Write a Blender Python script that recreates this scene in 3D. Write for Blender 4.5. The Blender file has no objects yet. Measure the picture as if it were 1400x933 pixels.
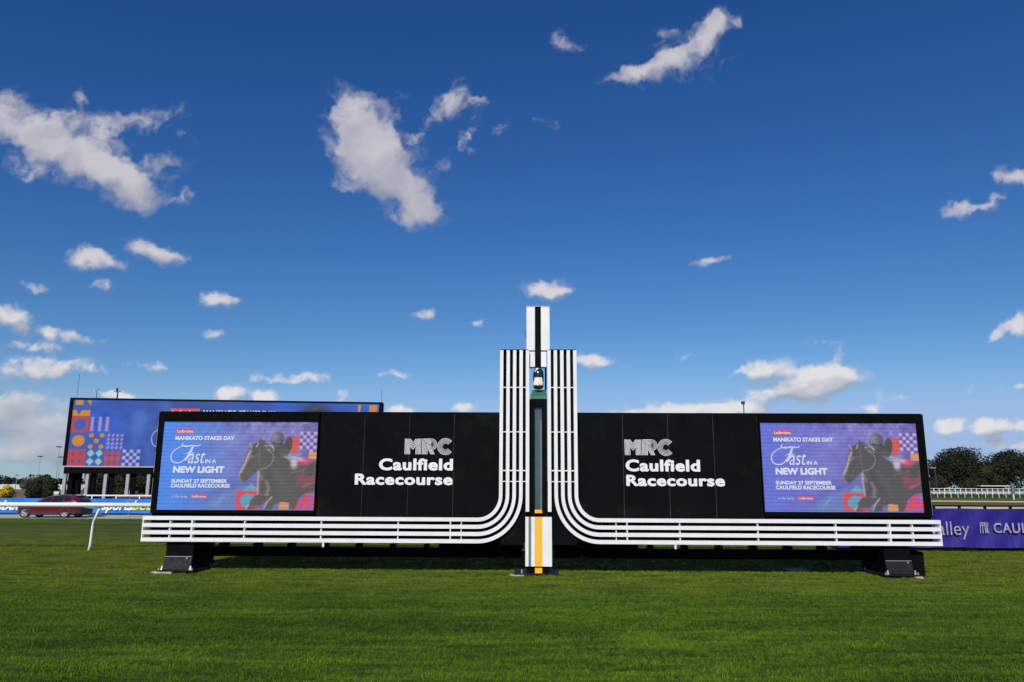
import bpy, bmesh, math, random
import numpy as np
from mathutils import Vector, Matrix
R = math.radians
random.seed(7); rng = np.random.default_rng(7)
sc = bpy.context.scene
col = sc.collection

# ------------------------------------------------------------------ camera
CAM_F, PITCH, ROLL, YAW, CAM_H = 1024.0, 10.97, 0.27, -0.85, 1.8
def cam_basis():
    p, r, y = R(PITCH), R(ROLL), R(YAW)
    f = Vector((math.sin(y)*math.cos(p), math.cos(y)*math.cos(p), math.sin(p)))
    rt = Vector((math.cos(y), -math.sin(y), 0)); up = rt.cross(f)
    return f, rt*math.cos(r)+up*math.sin(r), -rt*math.sin(r)+up*math.cos(r)
CF, CR, CU = cam_basis()
cd = bpy.data.cameras.new('camera'); cam = bpy.data.objects.new('camera', cd); col.objects.link(cam)
cd.sensor_width = 36; cd.lens = 36*CAM_F/1400; cd.clip_start = 0.1; cd.clip_end = 12000
cam.matrix_world = Matrix(((CR.x, CU.x, -CF.x, 0), (CR.y, CU.y, -CF.y, 0), (CR.z, CU.z, -CF.z, CAM_H), (0, 0, 0, 1)))
sc.camera = cam
def ray(px, py): return CF*CAM_F + CR*(px-700) - CU*(py-466.5)
def at(px, py, Y):
    d = ray(px, py); return Vector((0, 0, CAM_H)) + d*(Y/d.y)
def lerp(a, b, t): return a+(b-a)*t
def sm(a, b, x):
    t = min(1, max(0, (x-a)/(b-a))); return t*t*(3-2*t)
def ground_z(x, y): return -0.52*sm(26, 47, y)*sm(-7, -14, x-0.0*y)

# ------------------------------------------------------------------ sun and sky
SX, SY = 0.30, 1.50                       # shadow offset per metre of height
ELEV = math.atan(1/math.hypot(SX, SY))
sun_dir = Vector((-SX, -SY, 1)).normalized()
AZ = math.atan2(sun_dir.x, sun_dir.y)
sd = bpy.data.lights.new('sun', 'SUN'); sd.energy = 4.2; sd.angle = R(0.53); sd.color = (1, 0.955, 0.89)
so = bpy.data.objects.new('sun', sd); col.objects.link(so)
so.rotation_euler = (-sun_dir).to_track_quat('-Z', 'Y').to_euler()
sc.view_settings.view_transform = 'Standard'; sc.view_settings.look = 'None'
sc.view_settings.exposure = 0.0; sc.view_settings.gamma = 1.0
sc.render.engine = 'CYCLES'

w = bpy.data.worlds.new('World'); sc.world = w; w.use_nodes = True
nt = w.node_tree; nt.nodes.clear()
def N(t, kind, **kw):
    n = t.nodes.new(kind)
    for k, v in kw.items(): setattr(n, k, v)
    return n
def mth(t, op, a, b=None, c=None, clamp=False):
    n = N(t, 'ShaderNodeMath', operation=op, use_clamp=clamp)
    for i, v in enumerate((a, b, c)):
        if v is None: continue
        if isinstance(v, (int, float)): n.inputs[i].default_value = v
        else: t.links.new(v, n.inputs[i])
    return n.outputs[0]
def vmth(t, op, a, b=None, s=None):
    n = N(t, 'ShaderNodeVectorMath', operation=op)
    for i, v in enumerate((a, b)):
        if v is None: continue
        if isinstance(v, (tuple, Vector)): n.inputs[i].default_value = v
        else: t.links.new(v, n.inputs[i])
    if s is not None: n.inputs['Scale'].default_value = s
    return n.outputs[1] if op in ('LENGTH', 'DOT_PRODUCT') else n.outputs[0]
def mrange(t, v, a, b, c=0.0, d=1.0, interp='SMOOTHSTEP'):
    n = N(t, 'ShaderNodeMapRange', interpolation_type=interp)
    t.links.new(v, n.inputs['Value'])
    for k, x in zip(('From Min', 'From Max', 'To Min', 'To Max'), (a, b, c, d)): n.inputs[k].default_value = x
    return n.outputs['Result']
def noise(t, vec, scale, detail=5, rough=0.55, out='Fac', dist=0.0):
    n = N(t, 'ShaderNodeTexNoise'); n.inputs['Scale'].default_value = scale
    n.inputs['Detail'].default_value = detail; n.inputs['Roughness'].default_value = rough
    n.inputs['Distortion'].default_value = dist
    if vec is not None: t.links.new(vec, n.inputs['Vector'])
    return n.outputs[out]
def mixc(t, fac, a, b, mode='MIX'):
    n = N(t, 'ShaderNodeMix', data_type='RGBA', blend_type=mode)
    for i, v in ((0, fac), (6, a), (7, b)):
        if isinstance(v, (int, float)): n.inputs[i].default_value = v
        elif isinstance(v, tuple): n.inputs[i].default_value = (*v[:3], 1)
        else: t.links.new(v, n.inputs[i])
    return n.outputs[2]

sky = N(nt, 'ShaderNodeTexSky', sky_type='NISHITA'); sky.sun_disc = False
sky.sun_elevation = ELEV; sky.sun_rotation = AZ; sky.air_density = 1.0; sky.dust_density = 0.0; sky.ozone_density = 3.2; sky.altitude = 300
hsv = N(nt, 'ShaderNodeHueSaturation'); hsv.inputs['Saturation'].default_value = 1.12; hsv.inputs['Value'].default_value = 1.0
nt.links.new(sky.outputs[0], hsv.inputs['Color'])
# the deep, polarised blue of that afternoon: the three channels fall off differently towards the zenith
sc3 = N(nt, 'ShaderNodeSeparateColor'); cc3 = N(nt, 'ShaderNodeCombineColor')
SKYS = 0.092
skyc = vmth(nt, 'SCALE', hsv.outputs[0], s=SKYS); nt.links.new(skyc, sc3.inputs[0])
for i, (g_, k_, top) in enumerate(((1.49, 1.17, .345), (1.21, 0.88, .49), (0.98, 0.92, .80))):
    nt.links.new(mth(nt, 'SMOOTH_MIN', mth(nt, 'MULTIPLY', mth(nt, 'POWER', mth(nt, 'MAXIMUM', sc3.outputs[i], 0.0), g_), k_), top, 0.12), cc3.inputs[i])
bg = N(nt, 'ShaderNodeBackground'); bg.inputs['Strength'].default_value = 1.0; nt.links.new(cc3.outputs[0], bg.inputs[0])
wo = N(nt, 'ShaderNodeOutputWorld'); nt.links.new(bg.outputs[0], wo.inputs[0])

# clouds: position, radii, tilt, thickness of each puff as seen from the course
CL = [  # px, py, rx, ry, rot(deg), opacity
 (18,165,42,34,30,.75),(60,190,48,36,20,.85),(110,218,62,30,18,1.0),(165,240,60,30,15,1.1),(190,262,36,22,10,.95),(85,165,40,20,10,.4),(105,140,18,14,0,.42),(142,180,26,24,60,.5),(190,168,34,12,10,.28),(250,185,20,9,20,.38),
 (482,165,42,36,50,.95),(505,200,50,46,60,1.0),(525,235,48,42,45,1.0),(560,268,46,32,35,.95),(585,285,24,20,20,.7),(475,190,22,30,80,.45),(615,135,28,22,-45,.62),(588,165,26,20,-60,.5),(572,195,20,20,0,.45),(632,200,16,20,30,.4),(655,140,12,10,0,.35),(470,250,30,16,30,.3),(683,180,12,14,0,.22),
 (560,140,34,22,-50,.26),(600,235,24,22,30,.26),(640,165,20,26,10,.24),(455,215,18,34,80,.3),(545,300,30,10,10,.3),(215,150,56,16,12,.24),(215,205,46,26,20,.3),(245,265,30,12,0,.28),(40,235,34,14,30,.3),(850,105,26,12,-20,.4),(900,55,26,12,-30,.3),(990,90,24,12,-30,.28),
 (782,55,26,13,20,.45),(895,92,50,18,-28,.75),(935,78,44,24,-30,.88),(970,52,28,24,-35,.72),(1008,36,14,8,0,.4),(742,165,26,9,15,.32),
 (130,358,36,19,8,.95),(152,366,26,13,5,.65),(212,346,38,17,18,.95),(236,354,20,11,0,.55),(48,389,24,8,22,.5),(132,394,20,10,20,.38),
 (12,432,34,20,0,1.0),(85,458,88,12,12,.62),(40,470,60,10,4,.4),(298,411,32,12,6,.85),(292,452,22,6,0,.6),(580,425,20,8,0,.5),(652,439,10,7,0,.42),(378,309,7,10,0,.22),
 (60,500,110,16,4,.6),(20,510,70,12,0,.55),(200,497,50,12,4,.34),(400,518,66,9,-2,.6),(540,510,32,6,2,.45),
 (316,540,22,17,0,1.0),(362,543,26,12,0,.8),(470,540,14,16,20,.6),(18,565,80,34,0,.85),(60,590,70,26,0,.85),(20,615,90,26,0,.85),(80,622,90,20,0,.7),(30,545,40,18,0,.5),(160,541,30,6,0,.9),
 (742,394,30,15,-6,.95),(815,493,38,12,5,.85),(545,562,26,9,0,1.0),(632,558,22,8,0,.95),(965,360,28,9,-14,.75),(932,486,14,7,0,.32),
 (1046,505,46,17,-2,.95),(1112,522,62,26,0,1.15),(1105,536,60,20,0,1.0),(1140,520,46,20,0,.9),(1145,490,32,16,0,.32),(1120,470,30,7,0,.3),
 (940,562,76,14,0,.95),(1010,560,46,14,0,.95),(880,566,50,7,0,.6),(1030,543,40,14,0,.45),(1188,562,20,8,0,.85),(1222,542,26,12,0,.35),
 (1390,238,24,15,0,.8),(1332,282,34,9,-4,.62),(1366,268,20,9,-30,.4),(1300,286,14,8,0,.4),(1392,452,24,18,-20,.9),(1362,457,16,9,-30,.6),
 (1318,531,22,9,0,.36),(1382,530,28,8,-8,.34),(1300,582,34,13,0,.75),(1352,582,36,15,-5,1.0),(1395,584,30,10,0,.6),(1330,600,60,8,0,.3),(1398,605,60,12,0,.55),
 (-120,180,90,50,10,1.0),(-220,420,90,30,0,.9),(-160,560,200,50,0,.9),(1560,300,80,40,-10,.9),(1620,560,120,40,0,.9),(1500,120,70,30,20,.7),(400,-180,120,60,20,.9),(1100,-220,110,50,-15,.8)]
TBL = np.random.default_rng(11).random((256, 256))
def fbm(x, y, octs=5, gain=0.55, seed=0):
    out = np.zeros_like(x); amp = 1.0; tot = 0.0
    for o in range(octs):
        X = x*2**o+seed*17.3+o*5.7; Y = y*2**o+seed*31.1+o*9.1; xi = np.floor(X).astype(int); yi = np.floor(Y).astype(int); fx = X-xi; fy = Y-yi
        fx = fx*fx*(3-2*fx); fy = fy*fy*(3-2*fy); g = lambda i, j: TBL[(yi+j) & 255, (xi+i) & 255]
        out += amp*((g(0, 0)*(1-fx)+g(1, 0)*fx)*(1-fy)+(g(0, 1)*(1-fx)+g(1, 1)*fx)*fy); tot += amp; amp *= gain
    return out/tot
def sstep(a, b, x): t = np.clip((x-a)/(b-a), 0, 1); return t*t*(3-2*t)
def cloud_layer():
    az = np.radians(np.concatenate([np.linspace(-80, -39, 50)[:-1], np.linspace(-39, 37, 900), np.linspace(37, 80, 50)[1:]]))
    el = np.radians(np.concatenate([np.linspace(0.05, 40, 470), np.linspace(40, 75, 50)[1:]]))
    AZ_, EL_ = np.meshgrid(az, el); D = np.stack([np.sin(AZ_)*np.cos(EL_), np.cos(AZ_)*np.cos(EL_), np.sin(EL_)], -1)
    f, r_, u = (np.array(v) for v in (CF, CR, CU)); dz = np.maximum(D@f, .08); X = 700+CAM_F*(D@r_)/dz; Y = 466.5-CAM_F*(D@u)/dz
    w1 = (fbm(X/80, Y/80, 4, .5, 1)-.5, fbm(X/80, Y/80, 4, .5, 2)-.5); w2 = (fbm(X/20, Y/20, 4, .6, 3)-.5, fbm(X/20, Y/20, 4, .6, 4)-.5)
    wx = w1[0]*34+w2[0]*24; wy = w1[1]*28+w2[1]*22
    def field(X, Y, grow=1.0):
        T_ = np.ones_like(X)
        for (px, py, rx, ry, rot, op) in CL:
            m = (np.abs(X-px) < (rx+ry)*1.7) & (np.abs(Y-py) < (rx+ry)*1.7)
            if not m.any(): continue
            x = X[m]-px; y = Y[m]-py; c, s_ = math.cos(R(rot)), math.sin(R(rot)); k_ = grow*(1.01 if py < 300 else .96); a = (x*c+y*s_)/(rx*k_); b_ = (-x*s_+y*c)/(ry*k_)
            T_[m] *= 1-np.clip(op*.88*np.clip(1-(a*a+b_*b_), 0, 1)**.8, 0, .97)
        return 1-T_
    small = np.clip((Y-280)/250, 0, 1)      # farther clouds, lower in the sky, are seen smaller
    kx = 1-.55*small
    U_, V_ = X+wx*kx, Y+wy*kx
    F = field(U_, V_); F2 = field(U_-9, V_-14, 1.1); Fw = field(U_, V_, 1.42)
    n = fbm(U_/34, V_/30, 6, .62, 5)*(1-small)+fbm(U_/18, V_/13, 6, .6, 5)*small; n2 = fbm(X/9, Y/9, 4, .65, 6)
    lo = sstep(.45, .75, fbm(X/420, Y/240, 5, .55, 8))*sstep(60, 260, np.maximum(np.abs(X-700)-760, -Y-40)); F = np.maximum(F, lo*.9); Fw = np.maximum(Fw, lo)
    v = F*1.08+(n-.5)*1.65*(1-.55*F)+(n2-.5)*.30*(1-.7*F)
    A = sstep(.10, .92, v)*sstep(0, .28, F)
    wisp = sstep(.30, .95, Fw*.75+(n-.5)*1.9+.12)*sstep(0, .35, Fw)*(.42-.12*small)
    A = 1-(1-A)*(1-wisp)
    A = A*(.90+.10*small)
    big = fbm(U_/55, V_/45, 4, .5, 9)-.5; sh = np.clip(.62+1.7*(F-F2)+big*1.5*(1-.4*small)+(n-.5)*.5, 0, 1)[..., None]  # bright sunward edges and grey undersides painted into the cloud colour
    hi = np.array((.62, .595, .635))*(1-small[..., None])+np.array((.76, .75, .78))*small[..., None]
    dk = np.array((.36, .37, .46))*(1-small[..., None])+np.array((.33, .38, .47))*small[..., None]
    C = dk*(1-sh)+hi*sh
    lowl = (sstep(190, 60, X)*sstep(470, 560, Y))[..., None]*.45; C = C*(1-lowl)+np.array((.31, .37, .47))*lowl
    h, w_ = X.shape; idx = np.arange(h*w_).reshape(h, w_); q = np.stack([idx[:-1, :-1], idx[:-1, 1:], idx[1:, 1:], idx[1:, :-1]], -1).reshape(-1, 4)
    keep = (A.reshape(-1)[q].max(1) > .004); q = q[keep]
    me = bpy.data.meshes.new('sky'); co = D*7000; co[..., 2] += CAM_H
    me.vertices.add(h*w_); me.vertices.foreach_set('co', co.reshape(-1).astype(np.float32)); me.loops.add(q.size); me.loops.foreach_set('vertex_index', q.reshape(-1).astype(np.int32))
    me.polygons.add(len(q)); me.polygons.foreach_set('loop_start', (np.arange(len(q))*4).astype(np.int32)); me.update(calc_edges=True)
    ca = me.color_attributes.new('cloud', 'FLOAT_COLOR', 'POINT'); ca.data.foreach_set('color', np.concatenate([C, A[..., None]], -1).reshape(-1).astype(np.float32))
    m = bpy.data.materials.new('cloud_vapour'); m.use_nodes = True; t = m.node_tree; t.nodes.clear(); at_ = N(t, 'ShaderNodeAttribute', attribute_name='cloud')
    e = N(t, 'ShaderNodeEmission'); tr = N(t, 'ShaderNodeBsdfTransparent'); mx = N(t, 'ShaderNodeMixShader'); o_ = N(t, 'ShaderNodeOutputMaterial')
    t.links.new(at_.outputs['Color'], e.inputs[0]); t.links.new(at_.outputs['Alpha'], mx.inputs[0]); t.links.new(tr.outputs[0], mx.inputs[1]); t.links.new(e.outputs[0], mx.inputs[2]); t.links.new(mx.outputs[0], o_.inputs[0])
    m.cycles.emission_sampling = 'NONE'; me.materials.append(m)
    o = bpy.data.objects.new('sky', me); col.objects.link(o); o['kind'] = 'structure'
cloud_layer()

# ------------------------------------------------------------------ helpers
def mat(name, c, rough=0.6, var=0.12, scale=4.0, metal=0.0, bump=0.0, bscale=60, spec=0.5, coat=0.0, c2=None):
    m = bpy.data.materials.new(name); m.use_nodes = True; t = m.node_tree
    b = t.nodes['Principled BSDF']
    g = N(t, 'ShaderNodeNewGeometry').outputs['Position']
    n = noise(t, g, scale, 6, 0.6)
    lo = tuple(x*(1-var) for x in c); hi = tuple(min(1, x*(1+var)) for x in (c2 or c))
    t.links.new(mixc(t, mrange(t, n, 0.3, 0.7), lo, hi), b.inputs['Base Color'])
    b.inputs['Metallic'].default_value = metal; b.inputs['Specular IOR Level'].default_value = spec; b.inputs['Coat Weight'].default_value = coat
    t.links.new(mrange(t, noise(t, g, scale*2.3, 5), 0.3, 0.7, rough*0.85, min(1, rough*1.15)), b.inputs['Roughness'])
    if bump:
        bn = N(t, 'ShaderNodeBump'); bn.inputs['Strength'].default_value = bump; bn.inputs['Distance'].default_value = 0.01
        t.links.new(noise(t, g, bscale, 4), bn.inputs['Height']); t.links.new(bn.outputs[0], b.inputs['Normal'])
    return m
def lin(r, g, b):
    f = lambda c: (c/255/12.92) if c/255 <= 0.04045 else ((c/255+0.055)/1.055)**2.4
    return (f(r), f(g), f(b))
M = dict(
 white=mat('white_powder_coat', (0.70, 0.70, 0.685), 0.5, 0.04, 3, bump=0.02, spec=.3),
 black=mat('black_cladding', (0.0042, 0.0044, 0.0048), 0.7, 0.15, 1.2, spec=0.03, bump=0.03, bscale=25),
 black2=mat('black_steel', (0.0035, 0.0037, 0.004), 0.7, 0.25, 5, spec=0.04),
 seam=mat('dull_grey_joint', (0.035, 0.036, 0.038), 0.7, 0.4, 3, spec=.2),
 bezel=mat('screen_surround_black', (0.003, 0.003, 0.0035), 0.7, 0.2, 2, spec=0.03),
 grey=mat('dark_grey_plate', (0.010, 0.011, 0.013), 0.6, 0.2, 6, spec=.15),
 galv=mat('galvanised_steel', (0.38, 0.39, 0.40), 0.45, 0.15, 8, metal=0.4),
 yellow=mat('yellow_paint', (0.90, 0.43, 0.012), 0.45, 0.04, 6),
 green=mat('teal_green_paint', (0.035, 0.135, 0.10), 0.5, 0.08, 5),
 ggreen=mat('grey_green_trim', (0.10, 0.15, 0.14), 0.5, 0.1, 5),
 concrete=mat('pale_concrete', (0.42, 0.36, 0.28), 0.85, 0.2, 9, bump=0.3),
 lens=mat('smoked_dome', (0.012, 0.016, 0.03), 0.12, 0.1, 3, spec=0.6, coat=0.5),
 housing=mat('cream_camera_housing', (0.78, 0.72, 0.62), 0.4, 0.03, 5),
 road=mat('pale_road', (0.40, 0.39, 0.37), 0.85, 0.12, 0.6),
 sand=mat('pale_sand', (0.60, 0.52, 0.34), 0.9, 0.15, 0.3),
 blue=mat('blue_banner_vinyl', (0.005, 0.155, 0.62), 0.5, 0.08, 0.7),
 lime=mat('yellow_green_print', (0.62, 0.72, 0.03), 0.6, 0.05, 2),
 print=mat('white_print', (0.82, 0.82, 0.82), 0.6, 0.03, 3),
 purple=mat('purple_banner_mesh', (0.013, 0.005, 0.18), 0.6, 0.12, 1.5),
 lilac=mat('grey_lilac_print', (0.30, 0.27, 0.38), 0.7, 0.3, 9),
 leggrey=mat('grey_steel_leg', (0.30, 0.31, 0.32), 0.5, 0.1, 1),
 far_black=mat('big_screen_frame', (0.0035, 0.0035, 0.005), 0.7, 0.2, 1, spec=.04),
 bark=mat('bark', (0.07, 0.055, 0.04), 0.9, 0.3, 3),
 tyre=mat('tyre_rubber', (0.012, 0.012, 0.013), 0.85, 0.2, 12),
 rim=mat('alloy_rim', (0.62, 0.62, 0.64), 0.3, 0.08, 6, metal=0.5),
 paint=mat('maroon_car_paint', (0.125, 0.008, 0.022), 0.28, 0.05, 3, coat=0.8, metal=0.15),
 trim=mat('black_plastic_trim', (0.018, 0.018, 0.02), 0.6, 0.2, 8),
 glass=mat('tinted_car_glass', (0.012, 0.016, 0.02), 0.06, 0.1, 3, spec=0.8),
 red=mat('tail_lamp_red', (0.30, 0.008, 0.01), 0.2, 0.1, 5, coat=0.5),
 lampw=mat('head_lamp_clear', (0.6, 0.62, 0.65), 0.15, 0.05, 5, coat=0.5),
 soil=mat('dry_rough_ground', (0.10, 0.085, 0.04), 0.95, 0.35, 0.25, c2=(0.15, 0.10, 0.055)),
 brick=mat('reddish_brown_wall', (0.22, 0.12, 0.085), 0.9, 0.2, 0.5),
 cream=mat('cream_render', (0.55, 0.53, 0.47), 0.8, 0.1, 0.4),
 shed=mat('pale_grey_box', (0.38, 0.43, 0.47), 0.6, 0.1, 2),
)
def stain(m, c, lo, hi, sc_):
    t = m.node_tree; b = t.nodes['Principled BSDF']; src = b.inputs['Base Color'].links[0].from_socket; g = N(t, 'ShaderNodeNewGeometry').outputs['Position']
    t.links.new(mixc(t, mrange(t, noise(t, g, sc_, 8, .7), lo, hi, 0, .55), src, c), b.inputs['Base Color'])
stain(M['white'], (.42, .37, .28), .60, .78, 2.2); stain(M['black'], (.020, .019, .017), .52, .80, 1.1); stain(M['concrete'], (.10, .08, .05), .45, .7, 6)
def obj(name, verts, faces, m, parent=None, smooth=False, mats=None, midx=None):
    me = bpy.data.meshes.new(name); me.from_pydata([tuple(v) for v in verts], [], faces); me.update()
    for x in (mats or [m]): me.materials.append(x)
    if midx: me.polygons.foreach_set('material_index', midx)
    if smooth: me.polygons.foreach_set('use_smooth', [True]*len(me.polygons))
    o = bpy.data.objects.new(name, me); col.objects.link(o)
    if parent: o.parent = parent
    return o
def empty(name, loc, label=None, cat=None, group=None):
    o = bpy.data.objects.new(name, None); col.objects.link(o); o.location = loc; o.empty_display_size = 0.3
    tag(o, label, cat, group); return o
def tag(o, label=None, cat=None, group=None, kind=None):
    if label: o['label'] = label
    if cat: o['category'] = cat
    if group: o['group'] = group
    if kind: o['kind'] = kind
    return o
class MB:
    """collects shapes in world coordinates; build() writes them relative to the parent's location"""
    def __init__(s): s.v = []; s.f = []; s.mi = []
    def add(s, v, f, mi=0):
        n = len(s.v); s.v += [Vector(p) for p in v]; s.f += [tuple(i+n for i in q) for q in f]; s.mi += [mi]*len(f); return s
    def box(s, x0, x1, y0, y1, z0, z1, b=0.0, mi=0):
        if b <= 0:
            v = [(x, y, z) for z in (z0, z1) for y in (y0, y1) for x in (x0, x1)]
            f = [(0, 2, 3, 1), (4, 5, 7, 6), (0, 1, 5, 4), (2, 6, 7, 3), (0, 4, 6, 2), (1, 3, 7, 5)]
            return s.add(v, f, mi)
        bm = bmesh.new(); bmesh.ops.create_cube(bm, size=1)
        for q in bm.verts: q.co = Vector((lerp(x0, x1, q.co.x+.5), lerp(y0, y1, q.co.y+.5), lerp(z0, z1, q.co.z+.5)))
        bmesh.ops.bevel(bm, geom=bm.edges[:], offset=b, segments=1, affect='EDGES'); bm.verts.index_update()
        s.add([q.co.copy() for q in bm.verts], [tuple(q.index for q in f.verts) for f in bm.faces], mi); bm.free(); return s
    def tube(s, pts, r, seg=10, mi=0, cap=True, sy=1.0):
        pts = [Vector(p) for p in pts]; n = len(pts); rr = r if isinstance(r, (list, tuple)) else [r]*n
        rings = []; up0 = Vector((0, 0, 1))
        for i, p in enumerate(pts):
            t = (pts[min(i+1, n-1)]-pts[max(i-1, 0)]).normalized()
            a = t.cross(up0 if abs(t.z) < .95 else Vector((0, 1, 0))).normalized(); b = a.cross(t).normalized()
            rings.append([p+(a*math.cos(2*math.pi*k/seg)*sy+b*math.sin(2*math.pi*k/seg))*rr[i] for k in range(seg)])
        v = [q for r_ in rings for q in r_]
        f = [(i*seg+k, i*seg+(k+1) % seg, (i+1)*seg+(k+1) % seg, (i+1)*seg+k) for i in range(n-1) for k in range(seg)]
        if cap: f += [tuple(range(seg-1, -1, -1)), tuple((n-1)*seg+k for k in range(seg))]
        return s.add(v, f, mi)
    def lathe(s, cx, cy, prof, seg=20, mi=0):
        v = [(cx+r*math.cos(2*math.pi*k/seg), cy+r*math.sin(2*math.pi*k/seg), z) for r, z in prof for k in range(seg)]
        f = [(i*seg+k, i*seg+(k+1) % seg, (i+1)*seg+(k+1) % seg, (i+1)*seg+k) for i in range(len(prof)-1) for k in range(seg)]
        return s.add(v, f, mi)
    def prism(s, poly, y0, y1, mi=0):      # polygon in (x,z), extruded in y
        n = len(poly); v = [(x, y0, z) for x, z in poly]+[(x, y1, z) for x, z in poly]
        f = [tuple(range(n)), tuple(range(2*n-1, n-1, -1))]+[(i, i+n, (i+1) % n+n, (i+1) % n) for i in range(n)]
        return s.add(v, f, mi)
    def build(s, name, m, parent=None, smooth=False, mats=None):
        off = parent.matrix_basis.translation if parent else Vector((0, 0, 0))
        q = parent.parent if parent else None
        while q: off = off+q.matrix_basis.translation; q = q.parent
        return obj(name, [p-off for p in s.v], s.f, m, parent, smooth, mats, s.mi if mats else None)

def text_polys(body, bold=0.0, shear=0.0, spacing=1.0):
    c = bpy.data.curves.new('t', 'FONT'); c.body = body; c.size = 1; c.offset = bold; c.shear = shear; c.space_character = spacing
    c.resolution_u = 4; c.fill_mode = 'FRONT'
    o = bpy.data.objects.new('t', c); col.objects.link(o); dg = bpy.context.evaluated_depsgraph_get(); dg.update()
    me = bpy.data.meshes.new_from_object(o.evaluated_get(dg)); bpy.data.objects.remove(o); bpy.data.curves.remove(c)
    v = [p.co.copy() for p in me.vertices]; f = [tuple(p.vertices) for p in me.polygons]; bpy.data.meshes.remove(me)
    return v, f
def solid(mb, P, f, Y, thick):
    """flat polygons (x, z) given a small thickness towards the viewer, with side faces"""
    n = len(P); vv = [(x, Y(x)-thick, z) for x, z in P]+[(x, Y(x)-0.0004, z) for x, z in P]; ff = list(f); cnt = {}
    for q in f:
        for i in range(len(q)): e = frozenset((q[i], q[(i+1) % len(q)])); cnt[e] = cnt.get(e, 0)+1
    for q in f:
        for i in range(len(q)):
            e = (q[i], q[(i+1) % len(q)])
            if cnt[frozenset(e)] == 1: ff.append((e[1], e[0], e[0]+n, e[1]+n))
    mb.add(vv, ff)
def lettering(body, x0, x1, z0, z1, y, thick, m, parent, bold=0.0, shear=0.0, spacing=1.0, name='lettering', ymap=None, capref='H', single=False):
    """raised flat letters; x0..x1 by z0 (baseline)..z1 (cap height); single: each letter an object of its own"""
    o0 = min(bold, 0.012)
    v, f = text_polys(body, o0, shear, spacing); cv, _ = text_polys(capref, o0)
    ch = max(p.y for p in cv); cb = min(p.y for p in cv); a = min(p.x for p in v); b = max(p.x for p in v)
    d = max(0, bold-o0)
    sx_ = (x1-x0)/(b-a+2*d); sz_ = (z1-z0)/(ch-cb+2*d)
    offs = [(0, 0)]+([(d*math.cos(R(45*k)), d*math.sin(R(45*k))) for k in range(8)] if d > 0 else [])
    Y = (lambda x: y) if ymap is None else ymap
    def emit(mb, v, f, dx):
        for k, (ox, oz) in enumerate(offs):
            P = [((p.x+dx+ox+d-a)*sx_+x0, (p.y+oz+d-cb)*sz_+z0) for p in v]
            solid(mb, P, f, Y, thick+.00015*k)
    if not single:
        mb = MB(); emit(mb, v, f, 0); o = mb.build(name, m, parent)
        if len(body) > 1: o['kind'] = 'stuff'
        return o
    for i, c in enumerate(body):
        if c == ' ': continue
        pv, _ = text_polys(body[:i+1], o0, shear, spacing); gv, gf = text_polys(c, o0, shear, spacing)
        dx = max(p.x for p in pv)-max(p.x for p in gv)
        mb = MB(); emit(mb, gv, gf, dx); mb.build('letter', m, parent)

# ------------------------------------------------------------------ screen pictures (flat print on the LED faces)
class Canvas:
    def __init__(s, w, h, asp):
        s.w, s.h = w, h; u = (np.arange(w))/(w-1); v = (np.arange(h))/(h-1)
        s.U, s.V = np.meshgrid(u*asp, v); s.asp = asp; s.c = np.zeros((h, w, 3))
    def blend(s, mask, colr):
        a = mask[..., None]; s.c = s.c*(1-a)+np.array(colr, float)*a
    def edge(s, d, soft=0.006): return np.clip(0.5-d/soft/2, 0, 1)
    def ell(s, x, y, rx, ry, colr, a=1.0, soft=0.006):
        d = (np.hypot((s.U-x)/rx, (s.V-y)/ry)-1)*min(rx, ry); s.blend(s.edge(d, soft)*a, colr)
    def rect(s, x0, x1, y0, y1, colr, a=1.0):
        d = np.maximum(np.maximum(x0-s.U, s.U-x1), np.maximum(y0-s.V, s.V-y1)); s.blend(s.edge(d)*a, colr)
    def poly(s, pts, colr, a=1.0, soft=0.006):
        inside = np.zeros(s.U.shape, bool); dist = np.full(s.U.shape, 9.0); n = len(pts)
        for i in range(n):
            (x1, y1), (x2, y2) = pts[i], pts[(i+1) % n]
            c = ((y1 > s.V) != (y2 > s.V)); xx = (x2-x1)*(s.V-y1)/((y2-y1) if y2 != y1 else 1e-9)+x1
            inside ^= (c & (s.U < xx))
            dx, dy = x2-x1, y2-y1; L = dx*dx+dy*dy+1e-12
            t = np.clip(((s.U-x1)*dx+(s.V-y1)*dy)/L, 0, 1)
            dist = np.minimum(dist, np.hypot(s.U-x1-t*dx, s.V-y1-t*dy))
        s.blend(s.edge(np.where(inside, -dist, dist), soft)*a, colr)
    def line(s, pts, wd, colr, a=1.0, soft=0.006):
        d = np.full(s.U.shape, 9.0)
        for (x1, y1), (x2, y2) in zip(pts[:-1], pts[1:]):
            dx, dy = x2-x1, y2-y1; L = dx*dx+dy*dy+1e-12
            t = np.clip(((s.U-x1)*dx+(s.V-y1)*dy)/L, 0, 1); d = np.minimum(d, np.hypot(s.U-x1-t*dx, s.V-y1-t*dy))
        s.blend(s.edge(d-wd, soft)*a, colr)
def vnoise(w, h, nx, ny, seed):
    r = np.random.default_rng(seed); out = np.zeros((h, w)); amp = 1; tot = 0
    for o in range(4):
        gx, gy = nx*2**o+2, ny*2**o+2; g = r.random((gy, gx))
        x = np.linspace(0, gx-1.001, w); y = np.linspace(0, gy-1.001, h); xi = x.astype(int); yi = y.astype(int)
        fx = x-xi; fy = (y-yi)[:, None]; fx = fx*fx*(3-2*fx); fy = fy*fy*(3-2*fy)
        a = g[yi][:, xi]*(1-fx)+g[yi][:, xi+1]*fx; b = g[yi+1][:, xi]*(1-fx)+g[yi+1][:, xi+1]*fx
        out += amp*(a*(1-fy)+b*fy); tot += amp; amp *= 0.55
    return out/tot
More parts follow.
